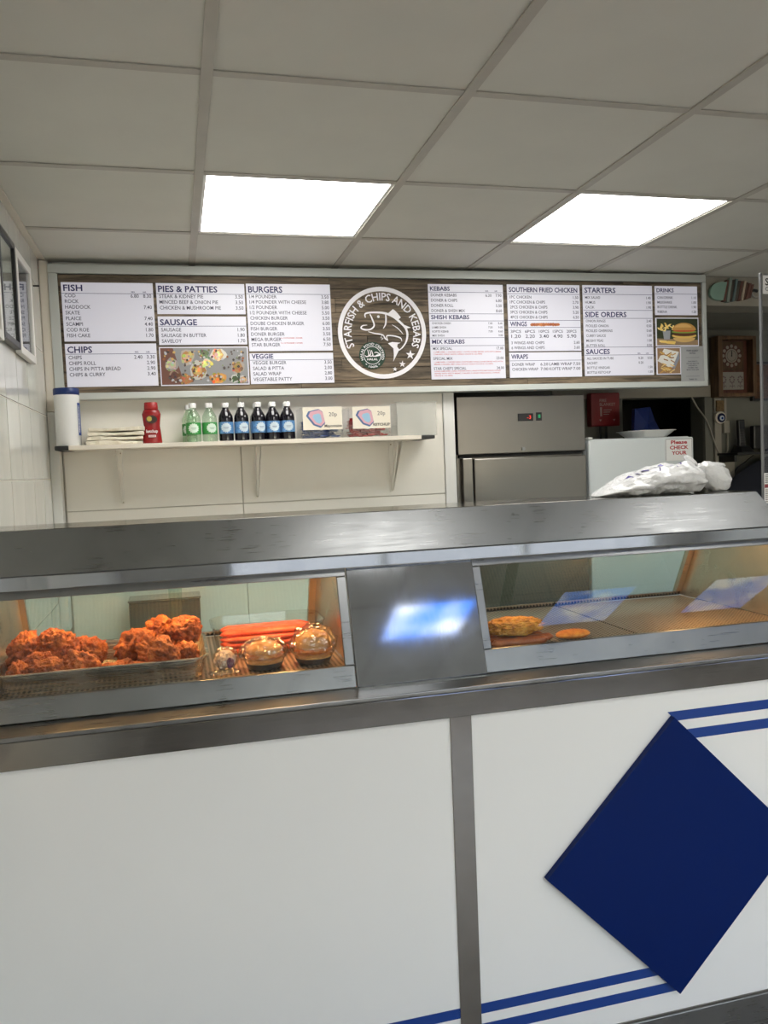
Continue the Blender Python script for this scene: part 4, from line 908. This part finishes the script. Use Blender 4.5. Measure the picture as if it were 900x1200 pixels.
t = thing('frosted_box', (1.02, 3.41, SZ), 'empty frosted plastic box at the right end of the shelf', 'box')
obj('box', fb, M_FROST, t)
obj('lid', MB().box(a - .002, b_ + .002, 3.358, 3.472, z1 + .0002, z1 + .004), M_FROST, t, bevel=.001)

# ------------------------------------------------------------------ things behind the cabinet
wt = thing('back_worktop', (.35, 3.25, FZ), 'low white worktop along the panelled wall behind the cabinet', 'worktop')
obj('top', MB().box(XL + .04, 1.17, 3.02, 3.475, .86, .90), M_WTRIM, wt, bevel=.003)
for x0, x1 in ((XL + .05, .07), (.075, .615), (.62, 1.165)): obj('cupboard', MB().box(x0, x1, 3.05, 3.45, FZ, .859), M_WHITEP, wt, bevel=.002)
t = thing('storage_box', (-.07, 3.4, .90), 'dark grey steel box seen through the left rear glass', 'box')
obj('body', MB().box(-.205, .070, 3.32, 3.465, .901, 1.105), M_STEELD, t, bevel=.004); obj('lid', MB().box(-.208, .073, 3.317, 3.468, 1.1055, 1.113), M_STEELD, t, bevel=.002)
# tall steel fridge
t = thing('steel_fridge', (1.58, 3.8, FZ), 'tall stainless steel fridge with red digital display below the menu board', 'fridge')
FX0, FX1, FY = 1.262, 1.908, 3.53
obj('body', MB().box(FX0, FX1, FY + .03, 4.12, FZ + .02, 1.908), M_FRIDGE, t, bevel=.004)
pn = obj('header_panel', MB().box(FX0, FX1, FY, FY + .0295, 1.642, 1.908), M_FRIDGE, t, bevel=.003)
dr = obj('door', MB().box(FX0 + .075, FX1, FY - .004, FY + .0295, FZ + .08, 1.622), M_FRIDGE, t, bevel=.005)
obj('handle_post', MB().box(FX0 + .02, FX0 + .07, FY - .002, FY + .0295, FZ + .08, 1.626), M_FRIDGE, t, bevel=.004)
obj('gap_strip', MB().box(FX0 + .01, FX1 - .01, FY + .01, FY + .0295, 1.6265, 1.6415), M_VOID, t)
obj('lock', MB().tube([(1.585, FY - .006, 1.660), (1.585, FY + .004, 1.660)], .009, 14), M_STEEL, pn)
dsp = obj('display', MB().box(1.563, 1.640, FY - .004, FY + .004, 1.790, 1.825), M_BLACK, pn, bevel=.002)
mb = MB(); text(mb, '-3', 1.608, 1.799, .016, FY - .0046, width=.02, col=None); obj('digits', mb, mat('red_digits', (1, .05, .03), .5, emis=.5), dsp, recalc=False)
sw = obj('switch', MB().box(1.655, 1.684, FY - .004, FY + .004, 1.790, 1.829), M_BLACK, pn, bevel=.002)
obj('switch_lamp', MB().box(1.664, 1.675, FY - .007, FY - .0042, 1.802, 1.818), mat('green_lamp', (.02, .30, .12), .3, emis=.3), sw, bevel=.001)
# white freezer with notice
t = thing('white_freezer', (2.22, 3.8, FZ), 'white upright freezer with a red lettered notice', 'freezer')
obj('body', MB().box(1.935, 2.515, 3.585, 4.10, FZ + .01, 1.695), M_WHITEENAMEL, t, bevel=.006)
d = obj('door', MB().box(1.935, 2.515, 3.55, 3.584, FZ + .06, 1.690), M_WHITEENAMEL, t, bevel=.008)
obj('hinge', MB().box(1.938, 1.962, 3.556, 3.59, 1.6955, 1.704), M_WHITEP, t, bevel=.002)
nf = obj('notice', MB().box(2.352, 2.506, 3.5475, 3.5495, 1.575, 1.684), M_WHITEP, t)
mb = MB(); mb.box(2.354, 2.504, 3.5470, 3.5475, 1.6805, 1.6825, ); mb.box(2.354, 2.3555, 3.5470, 3.5475, 1.577, 1.6805); mb.box(2.5025, 2.504, 3.5470, 3.5475, 1.577, 1.6805); obj('border', mb, M_GREYINK, nf)
mb = MB()
for i, s in enumerate(('Please', 'CHECK', 'YOUR')): text(mb, s, 2.430, 1.658 - .0265 * i, .0165, 3.5472, align='C', width=(.092, .105, .085, .105)[i], bold=.035)
obj('notice_text', mb, mat('notice_red', (.45, .02, .03), .5), nf, recalc=False)
# dish and blue bag on the freezer
v = open_tray('dish', 2.235, 2.475, 3.62, 3.82, 1.7005, 1.733, .012, .003, .03, .05)
tag(obj('white_dish', v, M_WHITEP, smooth='auto'), 'shallow white dish lying on top of the white freezer', 'dish')
bb = MB(); fold = [(2.37, 3.86, 1.697), (2.44, 3.84, 1.697), (2.52, 3.89, 1.697), (2.60, 3.96, 1.697 + .04), (2.585, 3.99, 1.80), (2.50, 3.90, 1.868), (2.40, 3.89, 1.860)]
c = (2.46, 3.865, 1.775); bk = [(a, b + .03, z) for a, b, z in fold]
n = len(fold)
bb.add(fold + bk + [c, (c[0], c[1] + .05, c[2])], [(i, (i + 1) % n, 2 * n) for i in range(n)] + [((i + 1) % n + n, i + n, 2 * n + 1) for i in range(n)] + [(i, i + n, (i + 1) % n + n, (i + 1) % n) for i in range(n)])
tag(obj('blue_bag', bb, mat('blue_plastic', (.010, .028, .17), .35), bevel=.003), 'folded dark blue plastic bag behind the white dish', 'bag')
# fire blanket
t = thing('fire_blanket', (2.34, 4.12, 1.78), 'red fire blanket case on the wall beside the dark doorway', 'fire blanket')
obj('case', MB().box(2.260, 2.438, 4.105, 4.158, 1.780, 1.966), mat('fire_red', (.26, .008, .012), .35), t, bevel=.006)
mb = MB(); W = M_WINK
text(mb, 'FIRE', 2.312, 1.915, .016, 4.1044, width=.042); text(mb, 'BLANKET', 2.312, 1.893, .016, 4.1044, width=.098)
for i in range(3): mb.box(2.335, 2.385 - .008 * i, 4.1044, 4.1049, 1.868 - .012 * i, 1.872 - .012 * i)
mb.box(2.314, 2.326, 4.1044, 4.1049, 1.835, 1.886)
for x in (2.315, 2.400): mb.add([(x - .008, 4.1044, 1.818), (x + .008, 4.1044, 1.818), (x, 4.1044, 1.806)], [(0, 2, 1)])
obj('case_text', mb, mat('faded_white', (.50, .34, .32), .5), t, recalc=False)
obj('pull_tape', MB().box(2.318, 2.331, 4.12, 4.124, 1.70, 1.7795).box(2.352, 2.365, 4.12, 4.124, 1.70, 1.7795), M_BLACK, t)
# wall clock
t = thing('wall_clock', (3.18, 4.13, 1.92), 'wooden wall clock case with round dial and flowered panel', 'clock')
kx0, kx1, kz0, kz1 = 3.060, 3.318, 1.928, 2.278
for a in ((kx0, kx0 + .030, kz0, kz1), (kx1 - .024, kx1, kz0, kz1), (kx0 + .0305, kx1 - .0245, kz1 - .02, kz1), (kx0 + .0305, kx1 - .0245, kz0, kz0 + .022)): obj('case_side', MB().box(a[0], a[1], 4.075, 4.155, a[2], a[3]), M_CLOCKWOOD, t, bevel=.003)
obj('back_board', MB().box(kx0 + .0305, kx1 - .0245, 4.13, 4.155, kz0 + .0225, kz1 - .0205), M_DKWOOD, t)
obj('dial_board', MB().box(3.096, 3.262, 4.116, 4.129, 2.085, 2.250), M_CLOCKWOOD, t, bevel=.002)
dl = obj('dial', MB().add([(3.180 + a, 4.1155 + c * .3, 2.168 + b) for a, b, c in MB().lathe([(.070, 0), (.070, .002)], 0, 0, 0, 36).v], MB().lathe([(.070, 0), (.070, .002)], 0, 0, 0, 36).f), M_DKWOOD, t)
mb = MB(); mb.disc(3.180, 2.168, .041, 4.1148, None, 28)
for k in range(12): mb.disc(3.180 + .056 * sin(k * pi / 6), 2.168 + .056 * cos(k * pi / 6), .0105, 4.1148, None, 12)
obj('number_discs', mb, mat('dial_cream', (.30, .26, .21), .5), dl, recalc=False)  # dial cream lowered to hold the back room's shade
mb = MB(); mb.ring(3.180, 2.168, .030, .032, 4.1145, None, 28)
for ang, L in ((0, .030), (8, .020)): mb.ribbon([(3.180, 2.168), (3.180 + L * sin(radians(ang)), 2.168 + L * cos(radians(ang)))], .005, 4.1143)
mb.disc(3.180, 2.168, .005, 4.1142, None, 10); obj('hands', mb, M_BLACK, dl, recalc=False)
pp = obj('flower_panel', MB().box(3.102, 3.262, 4.118, 4.129, 1.972, 2.074), mat('panel_cream', (.30, .285, .245), .5), t, bevel=.001)  # shade of the back room mixed into the panel cream
mb = MB(); rg = random.Random(3)
for cu in (3.125, 3.182, 3.238):
    for k in range(8): mb.disc(cu + .015 * cos(k * pi / 4), 2.030 + .018 * sin(k * pi / 4), .0055, 4.1174, None, 8)
    mb.ribbon([(cu, 2.012), (cu + .003, 1.99), (cu, 1.98)], .004, 4.1174)
    for s_ in (-1, 1): mb.ribbon([(cu, 1.99), (cu + s_ * .015, 1.996), (cu + s_ * .018, 1.985)], .004, 4.1174)
obj('flower_print', mb, mat('flower_ink', (.16, .10, .11), .5), pp, recalc=False)
# dark framed picture beside the clock
t = thing('small_picture', (3.42, 4.14, 1.9), 'dark brown framed picture to the right of the wall clock', 'picture')
fx0, fx1, fz0, fz1 = 3.332, 3.52, 1.905, 2.135
for a in ((fx0, fx0 + .014, fz0, fz1), (fx1 - .014, fx1, fz0, fz1), (fx0 + .0142, fx1 - .0142, fz1 - .014, fz1), (fx0 + .0142, fx1 - .0142, fz0, fz0 + .014)): obj('frame_side', MB().box(a[0], a[1], 4.13, 4.157, a[2], a[3]), M_BLACK, t, bevel=.002)
obj('picture', MB().box(fx0 + .0142, fx1 - .0142, 4.145, 4.155, fz0 + .0142, fz1 - .0142), mat('brown_picture', (.10, .04, .015), .3, vary=.5, scale=30), t)
# eye charm, trunking, sockets, cable
t = thing('eye_charm', (3.106, 4.15, 1.81), 'round blue and white eye charm hanging on the wall trunking', 'charm')
def wall_disc(cx, cz, r, y0, y1, n=24):
    v = MB().lathe([(r, 0), (r, y1 - y0)], 0, 0, 0, n); return MB().add([(cx + a, y0 + c, cz + b) for a, b, c in v.v], v.f)
obj('rim', wall_disc(3.106, 1.811, .036, 4.124, 4.139), mat('charm_cream', (.60, .55, .45), .3, coat=.3), t); obj('disc', wall_disc(3.110, 1.810, .027, 4.121, 4.1238), mat('charm_navy', (.008, .012, .05), .2), t)
obj('iris', wall_disc(3.112, 1.808, .015, 4.119, 4.1208), mat('charm_white', (.55, .62, .70), .2), t); obj('pupil', wall_disc(3.113, 1.807, .007, 4.117, 4.1188), mat('charm_blue', (.01, .05, .20), .2), t)
obj('tassel', MB().box(3.082, 3.134, 4.126, 4.138, 1.8475, 1.912), mat('tassel_brown', (.16, .10, .04), .7, vary=.4, scale=80), t, bevel=.004)
t = thing('cable_trunking', (3.11, 4.15, 1.4), 'vertical beige cable trunking on the wall below the wall clock', 'trunking')
obj('duct', MB().box(3.078, 3.122, 4.140, 4.1595, 1.30, 1.925), M_BEAM, t, bevel=.002); obj('conduit', MB().box(3.150, 3.166, 4.148, 4.1595, 1.798, 1.925), M_BEAM, t, bevel=.002)
tag(obj('wall_switch', MB().box(3.138, 3.178, 4.136, 4.159, 1.720, 1.796), M_BEAM, bevel=.004), 'small beige switch box on the wall right of the eye charm', 'switch')
pth = [(2.93, 4.145, 1.935), (2.96, 4.142, 1.88), (3.02, 4.140, 1.80), (3.06, 4.138, 1.70), (3.09, 4.136, 1.62), (3.13, 4.136, 1.592), (3.158, 4.136, 1.62), (3.160, 4.138, 1.72)]
def smooth_path(P, sub=6):
    P = [Vector(p) for p in P]; out = []
    for i in range(len(P) - 1):
        p0, p1, p2, p3 = P[max(i - 1, 0)], P[i], P[i + 1], P[min(i + 2, len(P) - 1)]
        for k in range(sub): t_ = k / sub; out.append(.5 * ((2 * p1) + (p2 - p0) * t_ + (2 * p0 - 5 * p1 + 4 * p2 - p3) * t_ * t_ + (3 * p1 - p0 - 3 * p2 + p3) * t_ ** 3))
    return out + [P[-1]]
tag(obj('wall_cable', MB().tube(smooth_path(pth), .0045, 8), M_BEAM, smooth=True), 'beige cable looping down the wall from doorway to switch box', 'cable')
tag(obj('socket_box', MB().box(3.135, 3.20, 4.13, 4.159, 1.43, 1.575).box(3.145, 3.19, 4.128, 4.13, 1.45, 1.50), M_BEAM, bevel=.003), 'beige double socket box low on the wall below the cable loop', 'socket')
# phone shelf, phone, monitor
tag(obj('phone_shelf', MB().box(3.09, 3.75, 3.96, 4.158, 1.588, 1.603).box(3.10, 3.115, 4.0, 4.158, 1.55, 1.5878), M_BLACK, bevel=.002), 'thin black wall shelf carrying the cordless phone', 'shelf')
t = thing('cordless_phone', (3.215, 4.08, 1.603), 'black cordless phone standing upright in its cradle', 'phone')
obj('cradle', MB().add([(3.172, 4.03, 1.6035), (3.262, 4.03, 1.6035), (3.262, 4.13, 1.6035), (3.172, 4.13, 1.6035), (3.186, 4.05, 1.635), (3.246, 4.05, 1.635), (3.246, 4.12, 1.650), (3.186, 4.12, 1.650)], [(3, 2, 1, 0), (4, 5, 6, 7), (0, 1, 5, 4), (1, 2, 6, 5), (2, 3, 7, 6), (3, 0, 4, 7)]), M_BLACK, t, bevel=.004)
hs = obj('handset', MB().prism([(4.072, 1.6355), (4.098, 1.6365), (4.106, 1.792), (4.080, 1.795)], 3.192, 3.236), M_BLACK, t, bevel=.006)
for r_ in range(5):
    for c_ in range(3):
        z_ = 1.66 + r_ * .014; y_ = 4.072 + (z_ - 1.6355) * .050
        obj('key', MB().box(3.198 + c_ * .0125, 3.206 + c_ * .0125, y_ - .002, y_ - .0003, z_, z_ + .008), mat('key_grey', (.05, .05, .055), .4), hs)
obj('screen', MB().prism([(4.0785, 1.74), (4.0760, 1.74), (4.0780, 1.78), (4.0805, 1.78)], 3.199, 3.229), mat('phone_screen', (.03, .035, .04), .15), hs)
t = thing('monitor', (3.42, 4.06, 1.603), 'black flat monitor standing on the phone shelf at right', 'monitor')
obj('screen_case', MB().box(3.272, 3.62, 4.05, 4.09, 1.618, 1.757), M_BLACK, t, bevel=.008); obj('foot', MB().box(3.38, 3.52, 4.03, 4.12, 1.6035, 1.6175), M_BLACK, t, bevel=.003)
tag(obj('phone_cable', MB().tube(smooth_path([(3.225, 4.0, 1.583), (3.222, 4.06, 1.55), (3.214, 4.14, 1.50), (3.21, 4.15, 1.42), (3.205, 4.15, 1.36)]), .003, 6), M_BLACK, smooth=True), 'thin black cable hanging below the cordless phone', 'cable')
# dark coat hanging below
bm = MB(); nseg = 40; rowsn = 16; v = []
for j in range(rowsn):
    u = j / (rowsn - 1); z = 1.575 - .80 * u; hw = .04 + .30 * min(1, (u * 5.5) ** .8) + .05 * u; dpt = .03 + .10 * min(1, u * 4)
    for i in range(nseg):
        a = 2 * pi * i / nseg; fo = 1 + .10 * sin(a * 5 + u * 2) * min(1, u * 3) + .06 * noise.noise(Vector((cos(a) * 2, sin(a) * 2, u * 4)))
        v.append((3.40 + hw * cos(a) * fo, 4.10 - .055 - dpt * (.5 + .5 * sin(a) * fo) + .02, z))
f = [(j * nseg + i, j * nseg + (i + 1) % nseg, (j + 1) * nseg + (i + 1) % nseg, (j + 1) * nseg + i) for j in range(rowsn - 1) for i in range(nseg)] + [tuple(range(nseg))[::-1], tuple((rowsn - 1) * nseg + i for i in range(nseg))]
tag(obj('dark_coat', bm.add(v, f), mat('navy_cloth', (.008, .010, .018), .9), smooth=True), 'dark navy coat hanging below the phone shelf', 'coat')
# wooden fish ornament on the beam
t = thing('fish_ornament', (2.69, 3.49, 2.40), 'wooden slat fish ornament with mint green head on the beam', 'ornament')
def fish_piece(name, o, col, y=.012):
    obj(name, MB().plate(o, YB - .006 - y, YB - .003), col, t, bevel=.0015)
hd = [(2.575 + .105 * (1 - cos(radians(a))) * .62, 2.392 + .046 * sin(radians(a)) * 1.05) for a in range(0, 91, 15)]
hd2 = [(2.575 + .105 * (1 - cos(radians(a))) * .62 - .022 * (a / 90), 2.392 - .040 * sin(radians(a))) for a in range(90, 0, -15)]
fish_piece('head', [(q[0], q[1]) for q in (hd + [(2.672, 2.441), (2.648, 2.352)] + hd2)][::-1], mat('mint_paint', (.24, .38, .30), .6, vary=.08, scale=12), .014)
M_MAR = wood('maroon_slat', (.09, .035, .025), (.17, .08, .06), (30, 30, 4)); M_TEAL = wood('teal_slat', (.09, .14, .14), (.16, .22, .21), (30, 30, 4)); M_SAGE = wood('sage_slat', (.24, .30, .25), (.34, .40, .33), (30, 30, 4)); M_DKB = wood('brown_slat', (.06, .05, .04), (.11, .09, .07), (30, 30, 4)); M_SAND = wood('sand_slat', (.34, .28, .20), (.44, .37, .28), (30, 30, 4))
for (xc, wd, zb, zt_, m_, y_) in ((2.664, .017, 2.346, 2.450, M_MAR, .012), (2.682, .016, 2.340, 2.462, M_SAGE, .017), (2.700, .017, 2.350, 2.452, M_DKB, .012), (2.716, .013, 2.347, 2.455, M_TEAL, .016), (2.733, .017, 2.352, 2.448, M_DKB, .012), (2.750, .014, 2.350, 2.447, M_MAR, .012), (2.764, .012, 2.350, 2.448, M_SAND, .017), (2.779, .014, 2.356, 2.441, M_MAR, .012), (2.795, .014, 2.360, 2.437, M_MAR, .014), (2.811, .014, 2.365, 2.432, M_MAR, .012)):
    ln = .022; fish_piece('slat', [(xc - wd / 2 - ln / 2, zb), (xc + wd / 2 - ln / 2, zb), (xc + wd / 2 + ln / 2, zt_), (xc - wd / 2 + ln / 2, zt_)], m_, y_)
ob = MB(); ob.tube(smooth_path([(2.818, YB - .012, 2.388), (2.826, YB - .012, 2.375), (2.842, YB - .012, 2.368), (2.858, YB - .012, 2.372)]), [.004] * 13 + [.005] * 6, 8); obj('tail_hook', ob, mat('rope_grey', (.35, .34, .32), .7), t)
obj('tail_rope', MB().tube(smooth_path([(2.815, YB - .011, 2.40), (2.83, YB - .011, 2.404), (2.85, YB - .011, 2.40)]), .008, 8), M_BLACK, t)

# ------------------------------------------------------------------ left wall pictures
def wall_picture(name, y0, y1, z0, z1, fm, fwid, label, picm):
    t = thing(name, (XL + .01, (y0 + y1) / 2, z0), label, 'picture', 'framed pictures on the tiled wall')
    xa, xb = XL + .003, XL + .022
    for a in ((y0, y0 + fwid, z0, z1), (y1 - fwid, y1, z0, z1), (y0 + fwid + .0002, y1 - fwid - .0002, z1 - fwid, z1), (y0 + fwid + .0002, y1 - fwid - .0002, z0, z0 + fwid)): obj('frame_side', MB().box(xa, xb, a[0], a[1], a[2], a[3]), fm, t, bevel=.002)
    obj('picture', MB().box(xa, xb - .010, y0 + fwid + .0003, y1 - fwid - .0003, z0 + fwid + .0003, z1 - fwid - .0003), picm, t)
    obj('glass_pane', MB().box(xb - .008, xb - .006, y0 + fwid + .0003, y1 - fwid - .0003, z0 + fwid + .0003, z1 - fwid - .0003), M_GLASS, t)
picA = mat('pale_certificate', (.46, .46, .40), .5, vary=.2, scale=9); picB = mat('grey_certificate', (.20, .20, .22), .5, vary=.45, scale=6)
wall_picture('framed_certificate', 2.555, 2.805, 2.018, 2.350, mat('black_frame', (.02, .02, .022), .35), .020, 'black framed certificate between two white frames on the tiled wall', picA)
wall_picture('framed_certificate', 2.815, 3.095, 2.010, 2.345, mat('white_frame', (.72, .70, .66), .4), .026, 'white framed dark picture nearest the menu board on the tiled wall', picB)
wall_picture('framed_certificate', 2.24, 2.540, 2.005, 2.345, MATS['white_frame'], .026, 'white framed picture cut off by the left edge of the photo', picA)
tag(obj('hook_nail', MB().tube([(XL + .001, 3.27, 2.323), (XL + .022, 3.27, 2.323)], .003, 8), M_BLACK), 'small dark nail in the tiles beside the white picture frame', 'nail')

# ------------------------------------------------------------------ carrier bag on the hood
def carrier(x0, x1, y, z):
    t = thing('carrier_bag', ((x0 + x1) / 2, y, z), 'knotted white plastic carrier bag lying on the cabinet hood', 'carrier bag')
    n, mseg = 64, 56; v = []; f = []
    prof = [(0, .004), (.04, .016), (.10, .027), (.2, .044), (.32, .062), (.45, .078), (.56, .088), (.66, .094), (.74, .097), (.80, .090), (.86, .066), (.90, .050), (.93, .034), (.95, .024), (.965, .02)]
    def hgt(u):
        for (a, b), (c, d) in zip(prof, prof[1:]):
            if a <= u <= c: return b + (d - b) * (u - a) / (c - a)
        return prof[-1][1]
    L = (x1 - x0) * .80
    for i in range(n + 1):
        u = i / n * .965; h = hgt(u); wdt = .020 + .11 * min(1, (u * 3.2)) ** .7; 
        if u > .80: wdt *= 1 - .80 * min(1, (u - .80) / .15)
        lift = 0 if u < .82 else .050 * min(1, (u - .82) / .12)
        for k in range(mseg):
            a = 2 * pi * k / mseg; ca, sa = cos(a), sin(a)
            px = x0 + L * u / .965; py = wdt * ca; pz = h * .5 * (1 + sa)
            q = Vector((px * 9, py * 14, pz * 14 + .3 * sa))
            d = noise.fractal(q, 1.0, 2.0, 4) * .011 + .014 * (abs(noise.noise(Vector((px * 20 + py * 22, py * 12, pz * 26)))) - .25) - .010 * abs(noise.noise(Vector((px * 34, py * 20 + a, pz * 20))))
            dens = min(1, u * 6) * (1 if u < .8 else .6)
            # creases running towards the knot
            d += .0045 * sin(a * 9 + u * 4 + 2 * noise.noise(Vector((px * 5, a, 0)))) * max(0, (u - .35)) * 1.6
            py += ca * d * dens; pz += max(-pz, sa * d * dens)
            v.append((px, y + py, z + lift * (.7 + .3 * sa) + max(.0008, pz)))
    for i in range(n):
        for k in range(mseg): f.append((i * mseg + k, i * mseg + (k + 1) % mseg, (i + 1) * mseg + (k + 1) % mseg, (i + 1) * mseg + k))
    f += [tuple(range(mseg)), tuple(n * mseg + k for k in range(mseg))[::-1]]
    bo = obj('bag_body', MB().add(v, f), M_CARRIER, t, smooth=True)
    # gathered knot
    kx = x0 + L; kz = z + .070
    bm = bmesh.new(); bmesh.ops.create_icosphere(bm, subdivisions=4, radius=1)
    for q in bm.verts:
        p = q.co; d = .22 * noise.noise(p * 3) + .12 * sin(8 * math.atan2(p.z, p.y)); q.co = Vector((kx + p.x * .020, y + p.y * .022 * (1 + d), kz + p.z * .020 * (1 + d)))
    me = bpy.data.meshes.new('knot'); bm.to_mesh(me); bm.free(); obj('knot', me, M_CARRIER, t, smooth=True)
    # loose ends: a lower lobe drooping to the hood and two ears
    def lobe(name, path, w0, seed, th=.012):
        v = []; f = []; n_ = len(path); ms = 24
        for i, (c, wd, hh) in enumerate(path):
            for k in range(ms):
                a = 2 * pi * k / ms; cc, ss = cos(a), sin(a)
                d = 1 + .16 * noise.noise(Vector((c[0] * 30 + seed, cc * 2.2, ss * 2.2))) + .10 * sin(a * 7 + seed + i * .4)
                v.append((c[0] + .004 * noise.noise(Vector((a, i, seed))), c[1] + wd * cc * d, max(z + .0008, c[2] + hh * ss * d)))
        for i in range(n_ - 1):
            for k in range(ms): f.append((i * ms + k, i * ms + (k + 1) % ms, (i + 1) * ms + (k + 1) % ms, (i + 1) * ms + k))
        f += [tuple(range(ms)), tuple((n_ - 1) * ms + k for k in range(ms))[::-1]]
        obj(name, MB().add(v, f), M_CARRIER, t, smooth=True)
    lobe('loose_end', [((kx - .004, y, kz), .012, .014), ((kx + .012, y - .004, kz - .010), .030, .034), ((kx + .035, y - .006, kz - .024), .042, .046), ((kx + .060, y - .004, kz - .030), .046, .047), ((kx + .082, y, kz - .033), .042, .040), ((kx + .098, y, kz - .038), .026, .026), ((kx + .104, y, kz - .040), .010, .010)], .03, 3)
    lobe('handle_end', [((kx - .006, y + .006, kz + .006), .010, .008), ((kx - .020, y + .010, kz + .024), .020, .010), ((kx - .036, y + .012, kz + .036), .018, .010), ((kx - .046, y + .012, kz + .044), .006, .005)], .03, 7)
    lobe('handle_end', [((kx + .004, y + .006, kz + .006), .012, .010), ((kx + .030, y + .008, kz + .012), .024, .010), ((kx + .062, y + .006, kz + .012), .024, .011), ((kx + .090, y + .004, kz + .010), .012, .007)], .03, 11)
    # printed blue marks along the ridge
    mk = MB(); rg = random.Random(6)
    pts = bo.data.vertices
    for i, k in ((18, 14), (22, 15), (27, 14), (31, 16), (35, 14), (39, 13), (40, 17), (45, 15), (48, 14)):
        c0 = Vector(v[i * mseg + k]); c1 = Vector(v[(i + 2) * mseg + k + 2]); c2 = Vector(v[(i + 1) * mseg + (k + 3)]); c3 = Vector(v[(i + 2) * mseg + k])
        up = Vector((0, -.0012, .0014))
        mk.add([c0 + up, c3 + up, c1 + up, c2 + up], [(0, 1, 2, 3)])
    obj('blue_print', mk, mat('bag_ink', (.06, .04, .26), .4), t)
carrier(1.262, 1.735, 2.285, 1.4808)

# ------------------------------------------------------------------ clear screen with notices at the right end
t = thing('acrylic_screen', (2.15, 2.3, 1.031), 'clear acrylic screen with paper notices at the right end of the counter', 'screen')
ax0, ax1 = 1.888, 2.50
obj('sheet', MB().box(ax0 + .006, ax1, 2.298, 2.302, 1.0315, 2.184), M_ACRYL, t)
obj('edge_strip', MB().box(ax0, ax0 + .0058, 2.295, 2.305, 1.0315, 2.186), mat('acrylic_edge', (.16, .165, .17), .25), t, bevel=.001)
c = obj('sign_card', MB().box(1.897, 2.20, 2.2945, 2.2965, 2.118, 2.178), M_WHITEP, t)
mb = MB(); text(mb, 'S', 1.905, 2.146, .022, 2.294, bold=.02, cond=1); text(mb, 'C', 1.905, 2.128, .012, 2.294, cond=1); obj('card_text', mb, M_BLACK, c, recalc=False)
c = obj('price_leaflet', MB().box(1.891, 2.10, 2.2945, 2.2965, 1.428, 1.530), M_WHITEP, t)
mb = MB(); mb.flat([(1.892, 1.481), (2.099, 1.481), (2.099, 1.493), (1.892, 1.493)], 2.294, (.30, .05, .06))
for i in range(5): mb.flat([(1.894, 1.498 + .006 * i), (1.96 - .008 * (i % 2), 1.498 + .006 * i), (1.96 - .008 * (i % 2), 1.5005 + .006 * i), (1.894, 1.5005 + .006 * i)], 2.294, (.1, .1, .1))
for i in range(7): mb.flat([(1.894, 1.434 + .0065 * i), (1.905, 1.434 + .0065 * i), (1.905, 1.4365 + .0065 * i), (1.894, 1.4365 + .0065 * i)], 2.294, (.25, .2, .2))
obj('leaflet_print', mb, M_FLATPRINT, c, recalc=False)
